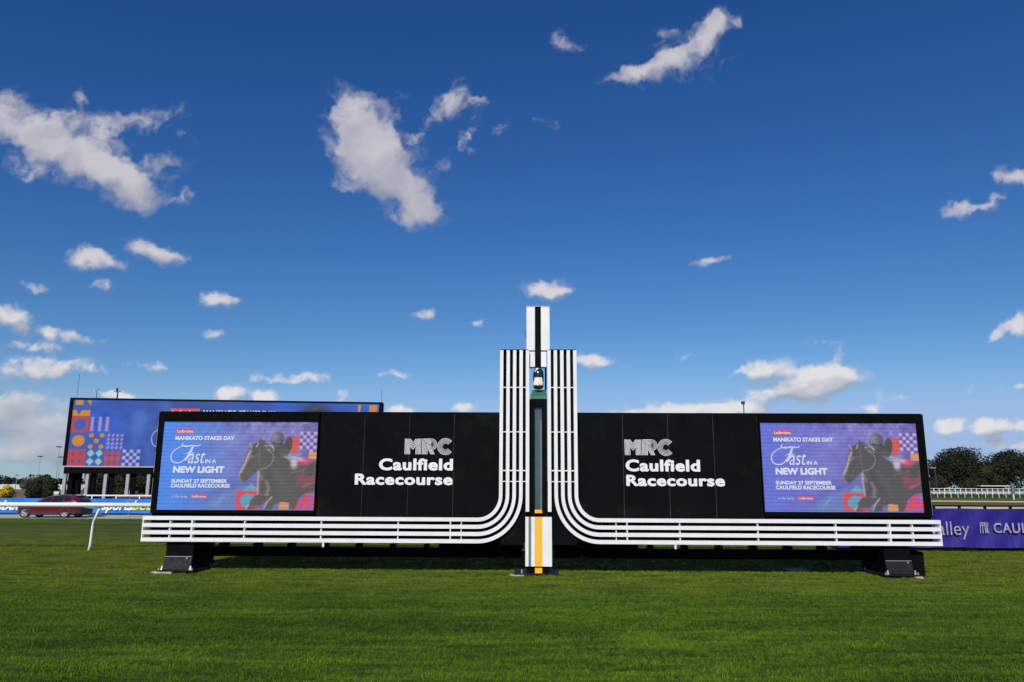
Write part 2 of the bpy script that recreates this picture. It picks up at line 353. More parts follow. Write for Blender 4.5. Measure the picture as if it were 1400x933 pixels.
def picture_mesh(name, cv, P00, P10, P01, m, parent):
    w_, h_ = cv.w, cv.h
    P00, P10, P01 = map(lambda p: np.array(p, float), (P00, P10, P01))
    off = np.array(parent.location) if parent and not parent.parent else np.array(parent.parent.location)+np.array(parent.location)
    u = np.linspace(0, 1, w_); v = np.linspace(0, 1, h_); UU, VV = np.meshgrid(u, v)
    co = P00+UU[..., None]*(P10-P00)+VV[..., None]*(P01-P00)-off
    me = bpy.data.meshes.new(name)
    idx = np.arange(w_*h_).reshape(h_, w_); q = np.stack([idx[:-1, :-1], idx[:-1, 1:], idx[1:, 1:], idx[1:, :-1]], -1).reshape(-1, 4)
    me.vertices.add(w_*h_); me.vertices.foreach_set('co', co.reshape(-1).astype(np.float32))
    me.loops.add(q.size); me.loops.foreach_set('vertex_index', q.reshape(-1).astype(np.int32))
    me.polygons.add(len(q)); me.polygons.foreach_set('loop_start', (np.arange(len(q))*4).astype(np.int32)); me.update(calc_edges=True)
    c = np.clip(cv.c/255, 0, 1); l = np.where(c <= .04045, c/12.92, ((c+.055)/1.055)**2.4)
    ca = me.color_attributes.new('picture', 'FLOAT_COLOR', 'POINT')
    ca.data.foreach_set('color', np.concatenate([l.reshape(-1, 3), np.ones((w_*h_, 1))], 1).reshape(-1).astype(np.float32))
    me.materials.append(m); o = bpy.data.objects.new(name, me); col.objects.link(o); o.parent = parent; return o
def screen_mat(name, refl=0.03, gain=1.0, rows=None):
    m = bpy.data.materials.new(name); m.use_nodes = True; t = m.node_tree; b = t.nodes['Principled BSDF']
    a = N(t, 'ShaderNodeAttribute', attribute_name='picture').outputs['Color']
    g = N(t, 'ShaderNodeNewGeometry').outputs['Position']
    if rows:                                     # faint dark gaps between rows of LED modules
        sp = N(t, 'ShaderNodeSeparateXYZ'); t.links.new(g, sp.inputs[0])
        fr = mth(t, 'FRACT', mth(t, 'MULTIPLY', sp.outputs[2], rows))
        k = mrange(t, mth(t, 'ABSOLUTE', mth(t, 'SUBTRACT', fr, 0.5)), 0.5, 0.30, 0.72, 1.06)
        a = vmth(t, 'SCALE', a); t.nodes[-1]; t.links.new(k, t.nodes[-1].inputs['Scale'])
    b.inputs['Base Color'].default_value = (refl, refl, refl*1.02, 1); b.inputs['Roughness'].default_value = 0.65; b.inputs['Specular IOR Level'].default_value = 0.2
    t.links.new(a, b.inputs['Emission Color']); b.inputs['Emission Strength'].default_value = gain
    return m
def lit_mat(name, c, gain=1.0):
    m = bpy.data.materials.new(name); m.use_nodes = True; b = m.node_tree.nodes['Principled BSDF']
    b.inputs['Base Color'].default_value = (.03, .03, .03, 1); b.inputs['Emission Color'].default_value = (*c, 1); b.inputs['Emission Strength'].default_value = gain; b.inputs['Roughness'].default_value = .7
    return m
M['led'] = screen_mat('led_screen', 0.03, 0.93, rows=12.8)
M['ledbig'] = screen_mat('led_big_screen', 0.02, 0.80)
M['ledtext'] = lit_mat('led_white_text', lin(205, 212, 228)); M['ledtext2'] = lit_mat('led_thin_white_text', lin(190, 200, 225))
M['ledred'] = lit_mat('led_red_badge', lin(190, 45, 70))

def paint_promo(left):
    W_, H_ = 460, 257; asp = 1.79; cv = Canvas(W_, H_, asp); U = cv.U/asp
    A_ = np.array((62, 128, 228.) if left else (92, 104, 208.)); B_ = np.array((112, 108, 178.) if left else (112, 104, 186.)); C_ = np.array((80, 100, 165.))
    t = np.clip((U-.08)/.5, 0, 1)[..., None]; cv.c = A_*(1-t)+B_*t
    n = vnoise(W_, H_, 6, 5, 3)[..., None]; n2 = vnoise(W_, H_, 30, 16, 5)[..., None]; r = np.clip((U-.12)/.35, 0, 1)[..., None]
    cv.c += (n-.5)*90*r*np.array((.8, .8, .6)); up = np.clip((cv.V-.72)/.25, 0, 1)[..., None]
    cv.c += (n2-.5)*95*up*r
    low = np.clip((.45-cv.V)/.4, 0, 1)[..., None]*r; cv.c = cv.c*(1-low*.45)+C_*low*.45
    def K(cx, cy):                               # reading position on the photographed screen -> picture coordinates
        px, py = 320+cx/7.18, 570+cy/7.18; v = (698.3-py)/120.8; xl = 213+12.5*v; xr = 430.2+6.3*v
        return ((px-xl)/(xr-xl)*asp, v)
    P_ = lambda l: [K(*p) for p in l]
    s = 1/7.18/120.8
    def E(cx, cy, rx, ry, c, a=1., soft=.01): x, y = K(cx, cy); cv.ell(x, y, rx*s, ry*s, c, a, soft)
    for (a, b, rx, ry) in ((0, 200, 60, 30), (60, 420, 40, 50), (-150, 330, 70, 60), (-120, 520, 90, 40), (220, 130, 50, 22)): E(a, b, rx, ry, (125, 140, 215), .35, .12)
    cv.poly(P_([(-330, 905), (-200, 800), (-60, 760), (60, 690), (170, 665), (260, 760), (20, 905)]), (95, 150, 190), .35, .03)
    cv.poly(P_([(95, 720), (168, 662), (240, 720), (225, 780), (90, 780)]), (95, 165, 185), .8)
    cv.poly(P_([(28, 735), (250, 735), (250, 800), (215, 912), (20, 912)]), (226, 50, 66)); E(138, 830, 82, 70, (88, 150, 178))
    E(600, 280, 66, 84, (206, 72, 74)); 
    x0, y0 = 655, 150
    for i in range(5):
        for j in range(6): 
            c = (188, 164, 214) if (i+j) % 2 == 0 else (98, 78, 152)
            if j == 5 and i < 2: continue
            cv.poly(P_([(x0+i*34-j*2, y0+j*35), (x0+34+i*34-j*2, y0+j*35), (x0+34+i*34-j*2, y0+35+j*35), (x0+i*34-j*2, y0+35+j*35)]), c)
    cv.poly(P_([(742, 350), (830, 350), (826, 420), (736, 420)]), (214, 142, 88))
    cv.poly(P_([(600, 912), (625, 830), (690, 770), (735, 745), (775, 780), (815, 800), (800, 912)]), (222, 52, 74))
    for (a, b, r_) in ((665, 880, 22), (752, 880, 22), (668, 806, 20), (750, 800, 24)): E(a, b, r_, r_, (104, 92, 206))
    cv.poly(P_([(450, 840), (548, 840), (545, 912), (440, 912)]), (206, 140, 86))
    D = (74, 74, 70) if left else (70, 69, 72)
    cv.poly(P_([(560, 520), (640, 440), (740, 440), (830, 430), (820, 700), (700, 720), (600, 700)]), (112, 66, 82))
    body = [(78, 640), (52, 604), (56, 565), (92, 505), (108, 430), (138, 355), (160, 320), (156, 266), (178, 296), (205, 268), (240, 262), (268, 218), (288, 238), (320, 285), (400, 345), (470, 385), (545, 425), (590, 500), (650, 480), (700, 500), (760, 470), (822, 440), (818, 500), (745, 600), (700, 640), (818, 640), (812, 735), (720, 752), (650, 800), (600, 912), (545, 912), (548, 850), (470, 840), (395, 870), (380, 912), (285, 912), (352, 800), (345, 770), (240, 768), (235, 700), (248, 610), (242, 540), (190, 570), (140, 622), (112, 642)]
    cv.poly(P_(body), D); cv.poly(P_([(245, 765), (190, 800), (140, 862), (122, 912), (215, 912), (300, 850), (385, 790)]), D)
    cv.poly(P_([(370, 270), (500, 270), (518, 220), (555, 200), (580, 250), (572, 320), (530, 372), (470, 385), (400, 350), (340, 320)]), (64, 60, 62))
    E(430, 228, 72, 78, (78, 70, 84)); E(398, 200, 32, 40, (165, 170, 200), .75, .05); E(545, 262, 34, 60, (58, 56, 60)); E(360, 300, 52, 30, (100, 96, 104), .9, .02)
    cv.line(P_([(315, 290), (375, 285), (395, 320)]), 5*s, (190, 190, 200)); cv.line(P_([(335, 325), (400, 345)]), 4*s, (180, 180, 190))
    cv.poly(P_([(440, 330), (520, 310), (560, 350), (520, 400), (450, 390)]), D); cv.poly(P_([(465, 392), (560, 385), (660, 372), (620, 430), (560, 440)]), (150, 140, 160), .8, .02)
    E(595, 462, 34, 50, (190, 185, 195), .95, .02); E(700, 440, 54, 32, (208, 70, 110), .95, .02); E(660, 425, 22, 14, (225, 190, 215), .9, .02)
    cv.poly(P_([(640, 560), (690, 530), (710, 600), (790, 600), (800, 640), (700, 700), (620, 690)]), (128, 58, 78), .9, .02); cv.line(P_([(680, 690), (790, 645)]), 6*s, (200, 80, 110), .8)
    cv.poly(P_([(720, 500), (780, 470), (800, 560), (740, 600)]), (66, 62, 62))
    pk = (198, 168, 172)
    cv.line(P_([(166, 345), (140, 395), (120, 450), (90, 515), (66, 560), (62, 580)]), 11*s, pk, .9, .012); cv.line(P_([(160, 270), (172, 300), (176, 316)]), 7*s, pk, .85)
    cv.line(P_([(180, 390), (150, 420)]), 8*s, pk, .5, .02); cv.line(P_([(240, 270), (228, 300)]), 7*s, pk, .8)
    cv.line(P_([(245, 545), (240, 640), (238, 760)]), 9*s, pk, .85, .012); cv.line(P_([(255, 560), (275, 620)]), 8*s, pk, .5, .02); cv.line(P_([(322, 640), (345, 695), (325, 760)]), 9*s, (190, 150, 156), .7, .02)
    cv.line(P_([(378, 790), (330, 840), (295, 905)]), 6*s, pk, .9); cv.line(P_([(150, 860), (122, 905)]), 8*s, pk, .8); cv.line(P_([(60, 600), (72, 640)]), 6*s, (150, 130, 120), .6, .02)
    cv.line(P_([(350, 338), (385, 370), (395, 410), (370, 470), (320, 510), (250, 525)]), 3*s, (170, 165, 160), .8)
    E(215, 895, 40, 16, (205, 70, 90), .8, .02); cv.line(P_([(-190, 880), (-105, 790)]), 5*s, (170, 190, 230), .4, .02)
    tk = (120, 112, 110)
    cv.line(P_([(250, 262), (262, 330), (250, 420), (256, 500)]), 2.5*s, tk, .7); cv.line(P_([(150, 395), (200, 400), (262, 372)]), 2.5*s, tk, .7); cv.line(P_([(84, 560), (130, 575), (185, 560)]), 2.5*s, tk, .7); cv.line(P_([(130, 570), (200, 480), (258, 400)]), 2*s, tk, .5)
    E(196, 372, 10, 7, (20, 18, 20)); E(72, 575, 7, 9, (40, 34, 36)); cv.line(P_([(300, 240), (380, 345), (470, 400), (545, 470)]), 6*s, (58, 54, 54), .8, .01); cv.line(P_([(420, 540), (470, 640), (500, 760)]), 14*s, (96, 92, 88), .35, .04); cv.line(P_([(330, 560), (350, 640), (400, 700)]), 12*s, (52, 50, 48), .6, .03)
    cv.line(P_([(372, 208), (430, 190), (486, 215)]), 4*s, (120, 115, 135), .7); cv.line(P_([(395, 262), (470, 268)]), 9*s, (30, 28, 34), .85); cv.line(P_([(408, 256), (450, 258)]), 3*s, (170, 175, 200), .7)
    cv.line(P_([(545, 385), (600, 400), (650, 420)]), 5*s, (200, 195, 205), .6); cv.line(P_([(560, 560), (640, 540), (700, 520)]), 4*s, (140, 120, 125), .6)
    nz = vnoise(W_, H_, 60, 34, 9)[..., None]; cv.c += (nz-.5)*16
    return cv
def paint_big():
    W_, H_ = 900, 203; asp = 4.45; cv = Canvas(W_, H_, asp); U = cv.U/asp
    n = vnoise(W_, H_, 14, 4, 21)[..., None]; t = np.clip(np.abs(U-.36)/.30, 0, 1)[..., None]
    cv.c = np.array((32, 66, 148.))*(1-t)+np.array((28, 94, 212.))*t; cv.c += (n-.5)*70
    cv.rect(0, asp, .88, 1.1, (42, 74, 160), .5)
    T = .25; O = (214, 138, 42); Bl = (34, 88, 190); Rd = (196, 58, 62); Li = (172, 142, 214)
    def tile(i, j, c): cv.rect(i*T, (i+1)*T, j*T, (j+1)*T, c)
    for i, j, c in ((0, 3, Bl), (0, 2, Rd), (0, 1, Bl), (0, 0, Rd), (1, 1, Bl), (1, 0, Bl), (2, 0, Bl)): tile(i, j, c)
    cv.rect(.03, .14, .92, .99, O); cv.poly([(.19, .99), (.25, .99), (.25, .90)], O); cv.rect(0, .25, .75, .84, O); cv.poly([(.05, .85), (.13, .85), (.09, .77)], Bl)
    cv.ell(.125, .625, .085, .085, Bl)
    cv.ell(.125, .375, .088, .085, O)
    for a in (.075, .175):
        for b in (.07, .18): cv.ell(a, b, .028, .028, (92, 70, 160))
    for a, b in ((.30, .46), (.45, .46), (.375, .375), (.30, .29), (.45, .29)): cv.ell(a, b, .036, .034, O)
    for a in (.315, .435):
        for b in (.065, .19): cv.poly([(a-.055, b), (a, b+.06), (a+.055, b), (a, b-.06)], (150, 200, 190))
    for a in (.54, .62, .70):
        for b in (.03, .11, .19): cv.ell(a, b, .034, .04, (196, 60, 70) if b != .11 else (206, 74, 56))
    for a in (.27, .38, .48): cv.rect(a, a+.045, .52, .74, Li)
    for i in range(4):
        for j in range(4): a = .54+i*.062; b = .275+j*.062; cv.poly([(a-.02, b), (a+.012, b+.032), (a+.028, b), (a-.004, b-.03)], Li)
    for i in range(5):
        for j in range(5):
            if (i+j) % 2 == 0: cv.rect(.76+i*.05, .81+i*.05, j*.05, .05+j*.05, (196, 176, 226))
    for a, b, rx, ry in ((.95, .62, .05, .16), (1.02, .72, .07, .05), (1.3, .9, .06, .08), (.92, .35, .03, .12), (1.12, .2, .06, .16)): cv.ell(a, b, rx, ry, (80, 130, 215), .55, .08)
    th = np.linspace(.8, 5.2, 22); cv.line([(1.25+.10*math.cos(q), .42+.13*math.sin(q)) for q in th], .005, (225, 230, 240))
    cv.ell(3.50, .83, .10, .10, (120, 140, 160)); cv.ell(3.55, .83, .07, .08, (40, 46, 60))
    cv.rect(4.30, 4.42, .86, .98, O); cv.poly([(4.13, .98), (4.18, .98), (4.15, .80), (4.12, .80)], (200, 150, 60))
    for i in range(5):
        for j in range(8):
            if (i+j) % 2 == 0: cv.rect(4.1+i*.05, 4.15+i*.05, .1+j*.05, .15+j*.05, (196, 176, 226))
    cv.ell(3.5, .2, .5, .75, (38, 38, 48), .9, .05)
    return cv

# ------------------------------------------------------------------ ground
def grass_mat(name, blade):
    m = bpy.data.materials.new(name); m.use_nodes = True; t = m.node_tree; b = t.nodes['Principled BSDF']
    g = N(t, 'ShaderNodeNewGeometry').outputs['Position']
    sp = N(t, 'ShaderNodeSeparateXYZ'); t.links.new(g, sp.inputs[0])
    st = N(t, 'ShaderNodeMapping'); st.inputs['Scale'].default_value = (0.28, 1.5, 1); t.links.new(g, st.inputs['Vector'])
    n1 = noise(t, st.outputs[0], 0.55, 5, 0.62); n2 = noise(t, g, 2.6, 5, 0.6); n3 = noise(t, g, 26, 4, 0.6)
    base = mixc(t, mrange(t, n1, 0.34, 0.66), (0.036, 0.084, 0.005), (0.088, 0.172, 0.009))
    # worn, yellower turf round the running rail, the post and the outer track
    yl = mth(t, 'MULTIPLY', mrange(t, sp.outputs[1], 11.9, 15.4), mrange(t, n2, 0.25, 0.62, 0.45, 1.0))
    base = mixc(t, mth(t, 'MULTIPLY', yl, 0.85), base, (0.160, 0.178, 0.018))
    st2 = N(t, 'ShaderNodeMapping'); st2.inputs['Scale'].default_value = (0.05, 1.0, 1); t.links.new(g, st2.inputs['Vector'])
    band = mrange(t, noise(t, st2.outputs[0], 0.35, 3, 0.5), 0.42, 0.60)
    fargreen = mth(t, 'MULTIPLY', mrange(t, sp.outputs[1], 24, 34), 0.7)
    base = mixc(t, mth(t, 'MULTIPLY', fargreen, band), base, (0.050, 0.085, 0.006))
    # infield colours beyond 60 m: pale olive dry grass, then greener
    dry = mth(t, 'MULTIPLY', mrange(t, sp.outputs[1], 55, 70), mrange(t, sp.outputs[1], 152, 144))
    base = mixc(t, dry, base, (0.175, 0.155, 0.030))
    far = mrange(t, sp.outputs[1], 146, 150)
    base = mixc(t, far, base, (0.050, 0.085, 0.014))
    n5 = noise(t, st.outputs[0], 3.1, 5, 0.65)
    base = mixc(t, mrange(t, n5, 0.40, 0.62, 0.0, 0.72), base, (0.014, 0.042, 0.004))
    dk = mrange(t, n3, 0.3, 0.7, 0.4, 1.3) if not blade else mrange(t, n3, 0.3, 0.7, 0.6, 1.75)
    sc_ = N(t, 'ShaderNodeVectorMath', operation='SCALE'); t.links.new(base, sc_.inputs[0]); t.links.new(dk, sc_.inputs['Scale'])
    cc = sc_.outputs[0]
    if blade:
        oi = N(t, 'ShaderNodeObjectInfo').outputs['Random']
        cc = mixc(t, mrange(t, oi, 0.0, 1.0, 0.0, 0.5, 'LINEAR'), cc, (0.105, 0.170, 0.014))
    t.links.new(cc, b.inputs['Base Color']); b.inputs['Roughness'].default_value = 0.75 if blade else 0.9; b.inputs['Specular IOR Level'].default_value = 0.10 if blade else 0.1
    if not blade:
        bn = N(t, 'ShaderNodeBump'); bn.inputs['Strength'].default_value = 0.6; bn.inputs['Distance'].default_value = 0.04
        t.links.new(noise(t, g, 22, 6, 0.7), bn.inputs['Height']); t.links.new(bn.outputs[0], b.inputs['Normal'])
    return m
M['ground'] = grass_mat('turf_soil_and_grass', False); M['blade'] = grass_mat('grass_blades', True)
xs = [-3500, -1500, -700, -350, -200, -120, -80]+[-60+2*i for i in range(61)]+[80, 120, 200, 350, 700, 1500, 3500]
ys = [-300, -100, -40, -20, -10, 0]+[2*i for i in range(1, 41)]+[90, 105, 120, 150, 200, 300, 500, 900, 1800, 5000]
gv = [(x, y, ground_z(x, y)) for y in ys for x in xs]; nx = len(xs)
gf = [(j*nx+i, j*nx+i+1, (j+1)*nx+i+1, (j+1)*nx+i) for j in range(len(ys)-1) for i in range(nx-1)]
tag(obj('ground', gv, gf, M['ground'], smooth=True), kind='structure')
def sheet(name, pts, m, dz=0.006, kind='structure', label=None):
    vs = [(x, y, ground_z(x, y)+dz) for x, y in pts]; n = len(pts)//2
    return tag(obj(name, vs, [(i, i+1, 2*n-2-i, 2*n-1-i) for i in range(n-1)], m), kind=kind)
rx = [-75+4*i for i in range(0, 17)]
sheet('road', [(x, 52.3) for x in rx]+[(x, 58.5) for x in reversed(rx)], M['road'])
# pale strips of sand crossing the infield on the right, slightly curved
def strip(ya, yb, x0, x1, sl, m):
    q = [x0+(x1-x0)*i/24 for i in range(25)]; f = lambda x: sl*(x-60)+0.0016*(x-60)**2
    return sheet('sand_strip', [(x, ya+f(x)) for x in q]+[(x, yb+f(x)) for x in reversed(q)], m)
strip(104, 116, 20, 160, -0.35, M['sand']); strip(66, 75, 14, 110, -0.12, M['sand'])
dx = [-420+20*i for i in range(0, 22)]
sheet('dry_ground', [(x, 64) for x in dx]+[(x, 324) for x in reversed(dx)], M['soil'])

# living turf: short blades, dense close to the camera
tv, tf = [], []
for k in range(13):
    a = random.uniform(0, 6.283); r = random.uniform(0, .055); cx, cy = r*math.cos(a), r*math.sin(a)
    b = random.uniform(0, 6.283); h = random.uniform(.020, .042); wd = random.uniform(.0025, .0042); ln = random.uniform(.004, .022)
    ux, uy = math.cos(b)*wd, math.sin(b)*wd; lx, ly = -math.sin(b)*ln, math.cos(b)*ln; n = len(tv)
    tv += [(cx-ux, cy-uy, -.004), (cx+ux, cy+uy, -.004), (cx+ux*.7+lx*.4, cy+uy*.7+ly*.4, h*.6), (cx-ux*.7+lx*.4, cy-uy*.7+ly*.4, h*.6), (cx+lx, cy+ly, h)]
    tf += [(n, n+1, n+2, n+3), (n+3, n+2, n+4)]
tme = bpy.data.meshes.new('tuft'); tme.from_pydata(tv, [], tf); tme.materials.append(M['blade']); tuft = bpy.data.objects.new('tuft', tme)
def turf(y0, y1, dens0, dens1, scale):
    X = lambda y: .74*y+1.2
    n = 12; v = []; 
    for i in range(n+1):
        y = lerp(y0, y1, i/n); v += [(-X(y), y, 0), (X(y), y, 0)]
    o = obj('grass', v, [(2*i, 2*i+1, 2*i+3, 2*i+2) for i in range(n)], M['blade']); tag(o, kind='stuff')
    o['label'] = 'short mown turf in front of the winning post'; 
    ng = bpy.data.node_groups.new('turf_blades', 'GeometryNodeTree')
    ng.interface.new_socket('Geometry', in_out='INPUT', socket_type='NodeSocketGeometry'); ng.interface.new_socket('Geometry', in_out='OUTPUT', socket_type='NodeSocketGeometry')
    gi = ng.nodes.new('NodeGroupInput'); go = ng.nodes.new('NodeGroupOutput')
    dp = ng.nodes.new('GeometryNodeDistributePointsOnFaces'); ip = ng.nodes.new('GeometryNodeInstanceOnPoints'); oi = ng.nodes.new('GeometryNodeObjectInfo')
    oi.inputs['Object'].default_value = tuft; rv = ng.nodes.new('FunctionNodeRandomValue'); rv.data_type = 'FLOAT_VECTOR'
    rv.inputs[0].default_value = (-.12, -.12, 0); rv.inputs[1].default_value = (.12, .12, 6.28)
    rs = ng.nodes.new('FunctionNodeRandomValue'); rs.data_type = 'FLOAT'; rs.inputs[2].default_value = .6*scale; rs.inputs[3].default_value = 1.25*scale
    ps = ng.nodes.new('GeometryNodeInputPosition'); sx_ = ng.nodes.new('ShaderNodeSeparateXYZ'); mr = ng.nodes.new('ShaderNodeMapRange')
    ng.links.new(ps.outputs[0], sx_.inputs[0]); ng.links.new(sx_.outputs[1], mr.inputs[0]); mr.inputs[1].default_value = y0; mr.inputs[2].default_value = y1; mr.inputs[3].default_value = dens0; mr.inputs[4].default_value = dens1
    ng.links.new(gi.outputs[0], dp.inputs['Mesh']); ng.links.new(mr.outputs[0], dp.inputs['Density']); ng.links.new(dp.outputs['Points'], ip.inputs['Points'])
    ng.links.new(oi.outputs['Geometry'], ip.inputs['Instance']); ng.links.new(rv.outputs[0], ip.inputs['Rotation'])
    nz = ng.nodes.new('ShaderNodeTexNoise'); nz.inputs['Scale'].default_value = 1.6; ng.links.new(ps.outputs[0], nz.inputs['Vector'])
    m1 = ng.nodes.new('ShaderNodeMapRange'); ng.links.new(nz.outputs[0], m1.inputs[0]); m1.inputs[1].default_value = .3; m1.inputs[2].default_value = .7; m1.inputs[3].default_value = .7; m1.inputs[4].default_value = 1.25
    m2 = ng.nodes.new('ShaderNodeMath'); m2.operation = 'MULTIPLY'; ng.links.new(rs.outputs[1], m2.inputs[0]); ng.links.new(m1.outputs[0], m2.inputs[1]); ng.links.new(m2.outputs[0], ip.inputs['Scale'])
    ng.links.new(ip.outputs[0], go.inputs[0]); md = o.modifiers.new('turf', 'NODES'); md.node_group = ng
    return o
turf(5.6, 25.0, 330, 80, 0.88)

# ------------------------------------------------------------------ the winning post and its two signboards
X0 = 0.333; YS = 16.0; YB = 16.25
HZ = [1.113, 0.967, 0.821, 0.674]; SH = 0.0385          # slat centre heights and half height
VX = [0.7915, 0.650, 0.510, 0.370, 0.2325]; SW = 0.0365 # slat centre offsets and half width
ACX, ACZ = 1.27, 1.62; END = 8.29; ZTOP = 4.70
def slat(side, i, root):
    pts = []                                  # centre line with normals
    rx_, rz_ = ACX-VX[i], ACZ-HZ[i]
    pts.append((VX[i], ZTOP, 1, 0))
    pts.append((VX[i], ACZ, 1, 0)); ns = 16
    for k in range(1, ns):
        a = math.pi/2*k/ns; x = ACX-rx_*math.cos(a); z = ACZ-rz_*math.sin(a)
        nx_, nz_ = -math.cos(a)/rx_, -math.sin(a)/rz_; L = math.hypot(nx_, nz_); pts.append((x, z, -nx_/L, -nz_/L))
    pts.append((ACX, HZ[i], 0, 1)); pts.append((END, HZ[i], 0, 1))
    v = []
    for x, z, nx_, nz_ in pts:
        hw = lerp(SW, SH, abs(nz_))
        for (s_, y) in ((-1, YS), (1, YS), (1, YS+.12), (-1, YS+.12)): v.append((X0+side*(x+s_*hw*nx_), y, z+s_*hw*nz_))
    n = len(pts); f = []
    for k in range(n-1):
        for q in range(4): f.append((4*k+q, 4*k+(q+1) % 4, 4*k+4+(q+1) % 4, 4*k+4+q))
    f += [(0, 3, 2, 1), (4*n-4, 4*n-3, 4*n-2, 4*n-1)]
    return MB().add(v, f).build('slat', M['white'], root)
MRC = []
def mrc(side, root, x0, x1, z0, z1):
    mb = MB(); y0, y1 = YB-.016, YB-.001; Wd = x1-x0; Ht = z1-z0; t = .0062
    def stroke(pts):
        for (a, b), (c, d) in zip(pts[:-1], pts[1:]):
            L = math.hypot(c-a, d-b); 
            if L < 1e-6: continue
            nx_, nz_ = -(d-b)/L*t, (c-a)/L*t; ex, ez = (c-a)/L*t*.5, (d-b)/L*t*.5
            mb.prism([(x0+a-nx_-ex, z0+b-nz_-ez), (x0+c-nx_+ex, z0+d-nz_+ez), (x0+c+nx_+ex, z0+d+nz_+ez), (x0+a+nx_-ex, z0+b+nz_-ez)], y0, y1)
    H = Ht*.955; p = .0255; b0 = .016; mw = .338
    for k in range(5):
        o = k*p; top = H if k < 1 else H-1.43*(o-.004)
        stroke([(o, b0), (o, top)]); stroke([(mw-o, b0), (mw-o, top)])
    for k in range(1, 5):
        q = .016+.030*(k-1); stroke([(q, H), (mw/2, .115+.046*(k-1)), (mw-q, H)])
    rx0 = .374; R0 = .117; cx = .566; cz = H-R0
    for k in range(5):
        o = k*p; r = max(.012, R0-o)
        arc = [(cx+r*math.cos(q), cz+r*math.sin(q)) for q in [math.pi/2-math.pi*j/14 for j in range(15)]]
        stroke([(rx0+o, b0), (rx0+o, cz+r)] + arc + [(rx0+.12, cz-r)])
    for k in range(4): stroke([(.518+k*p, .098), (.556+k*p, b0)])
    ccx, ccz = .872, Ht/2
    for k in range(5):
        r = .172-k*p; stroke([(ccx+r*math.cos(q), ccz+r*math.sin(q)) for q in [R(42)+R(276)*j/26 for j in range(27)]])
    return mb.build('emblem', M['white'], root)
def signboard(side):
    S = lambda x: X0+side*x
    def bx(mb, xi, xo, *r, **k): mb.box(min(S(xi), S(xo)), max(S(xi), S(xo)), *r, **k); return mb
    lab = ('black slatted signboard left of the winning post with a bright blue race day screen' if side < 0
           else 'black slatted signboard right of the winning post with a violet tinted race day screen')
    root = empty('signboard', (S(4.5), 16.6, 0), lab, 'signboard', 'twin signboards flanking the winning post')
    # backing box, seams show it through the gaps between the panels
    bx(MB(), .60, 8.22, YB+.022, 16.95, .66, 3.335).build('backing', M['seam'], root)
    edges = [.83, 1.82, 2.79, 3.765, 4.735]
    for a, b in zip(edges[:-1], edges[1:]):
        bx(MB(), a+.008, b-.008, YB, YB+.018, .66, 3.355, b=.003).build('panel', M['black'], root)
    bx(MB(), 4.741, 8.23, YB-.002, YB+.018, .66, 1.20, b=.003).build('panel', M['black'], root)
    tp = MB(); bx(tp, .83, 8.235, YB-.004, 16.96, 3.357, 3.372); tp.build('capping', M['black2'], root)
    # screen with its surround
    a, b, z0, z1 = (4.735, 8.11, 1.275, 3.14) if side < 0 else (4.735, 8.075, 1.297, 3.156)
    scr = empty('screen', Vector((S((a+b)/2), 16.2, 2.2))-root.location); scr.parent = root
    fr = MB(); ys_ = (YB-.075, YB+.03)
    bx(fr, a-.0, 8.235, *ys_, z1, 3.350, b=.004); bx(fr, a, 8.235, *ys_, 1.205, z0, b=.004); bx(fr, b, 8.235, *ys_, z0, z1, b=.003); bx(fr, a-.0, a+.02, *ys_, z0, z1)
    fr.build('frame', M['bezel'], scr)
    ed = MB(); bx(ed, 8.236, 8.246, YB-.06, YB-.035, 1.24, 1.95); bx(ed, 8.236, 8.246, YB-.06, YB-.035, 2.05, 2.5); bx(ed, 8.236, 8.246, YB-.06, YB-.035, 2.6, 3.15); ed.build('lit_edge', M['galv'], scr)  # bright strips stand in for the sunlit outer edge of the frame
    a += .02; YF = 16.2
    xa, xb = (S(b), S(a)) if side < 0 else (S(a), S(b))
    cv = paint_promo(side < 0); picture_mesh('display', cv, (xa, YF, z0), (xb, YF, z0), (xa, YF, z1), M['led'], scr)
    def K(px, py): 
        v = (698.3-py)/120.8; xl = 213+12.5*v; xr = 430.2+6.3*v; return lerp(xa, xb, (px-xl)/(xr-xl)), lerp(z0, z1, v)
    def T(body, px0, px1, pyb, pyt, m='ledtext', y=YF-.004, **k):
        (u0, w0) = K(px0, pyb); (u1, _) = K(px1, pyb); (_, w1) = K(px0, pyt)
        return lettering(body, u0, u1, w0, w1, y, .002, M[m], scr, **k)
    def badge(px0, px1, py0, py1):
        (u0, w0) = K(px0, py1); (u1, w1) = K(px1, py0); n = .018; s_ = (w1-w0)*.12
        MB().prism([(u0, w0), (u1-s_, w0), (u1, w1), (u0+s_, w1)], YF-.003, YF-.0008).build('badge', M['ledred'], scr)
    badge(240.8, 266.8, 587.2, 594); T('Ladbrokes', 242.8, 264.8, 592.6, 588.6, bold=.012, y=YF-.005)
    T('MANIKATO STAKES DAY', 240, 321, 603, 597.4, bold=.034)
    T('IN A', 280.5, 295.5, 634.6, 629.4, bold=.022); T('NEW LIGHT', 236, 306.8, 648.2, 639, bold=.05)
    T('SUNDAY 27 SEPTEMBER', 233.8, 310.3, 661.6, 656.6, bold=.036); T('CAULFIELD RACECOURSE', 233, 314.5, 668.2, 663, bold=.036)
    T('in the racing', 234, 256, 681.5, 678.6, m='ledtext2', shear=.25); badge(260, 283, 677.3, 682.4); T('Ladbrokes', 262, 281.5, 681.4, 678.4, bold=.01, y=YF-.005)
    T('ast', 257, 280.3, 634.8, 622.0, m='ledtext', shear=.30, bold=-.004, capref='x')
    sw = MB()                                     # the swash capital F
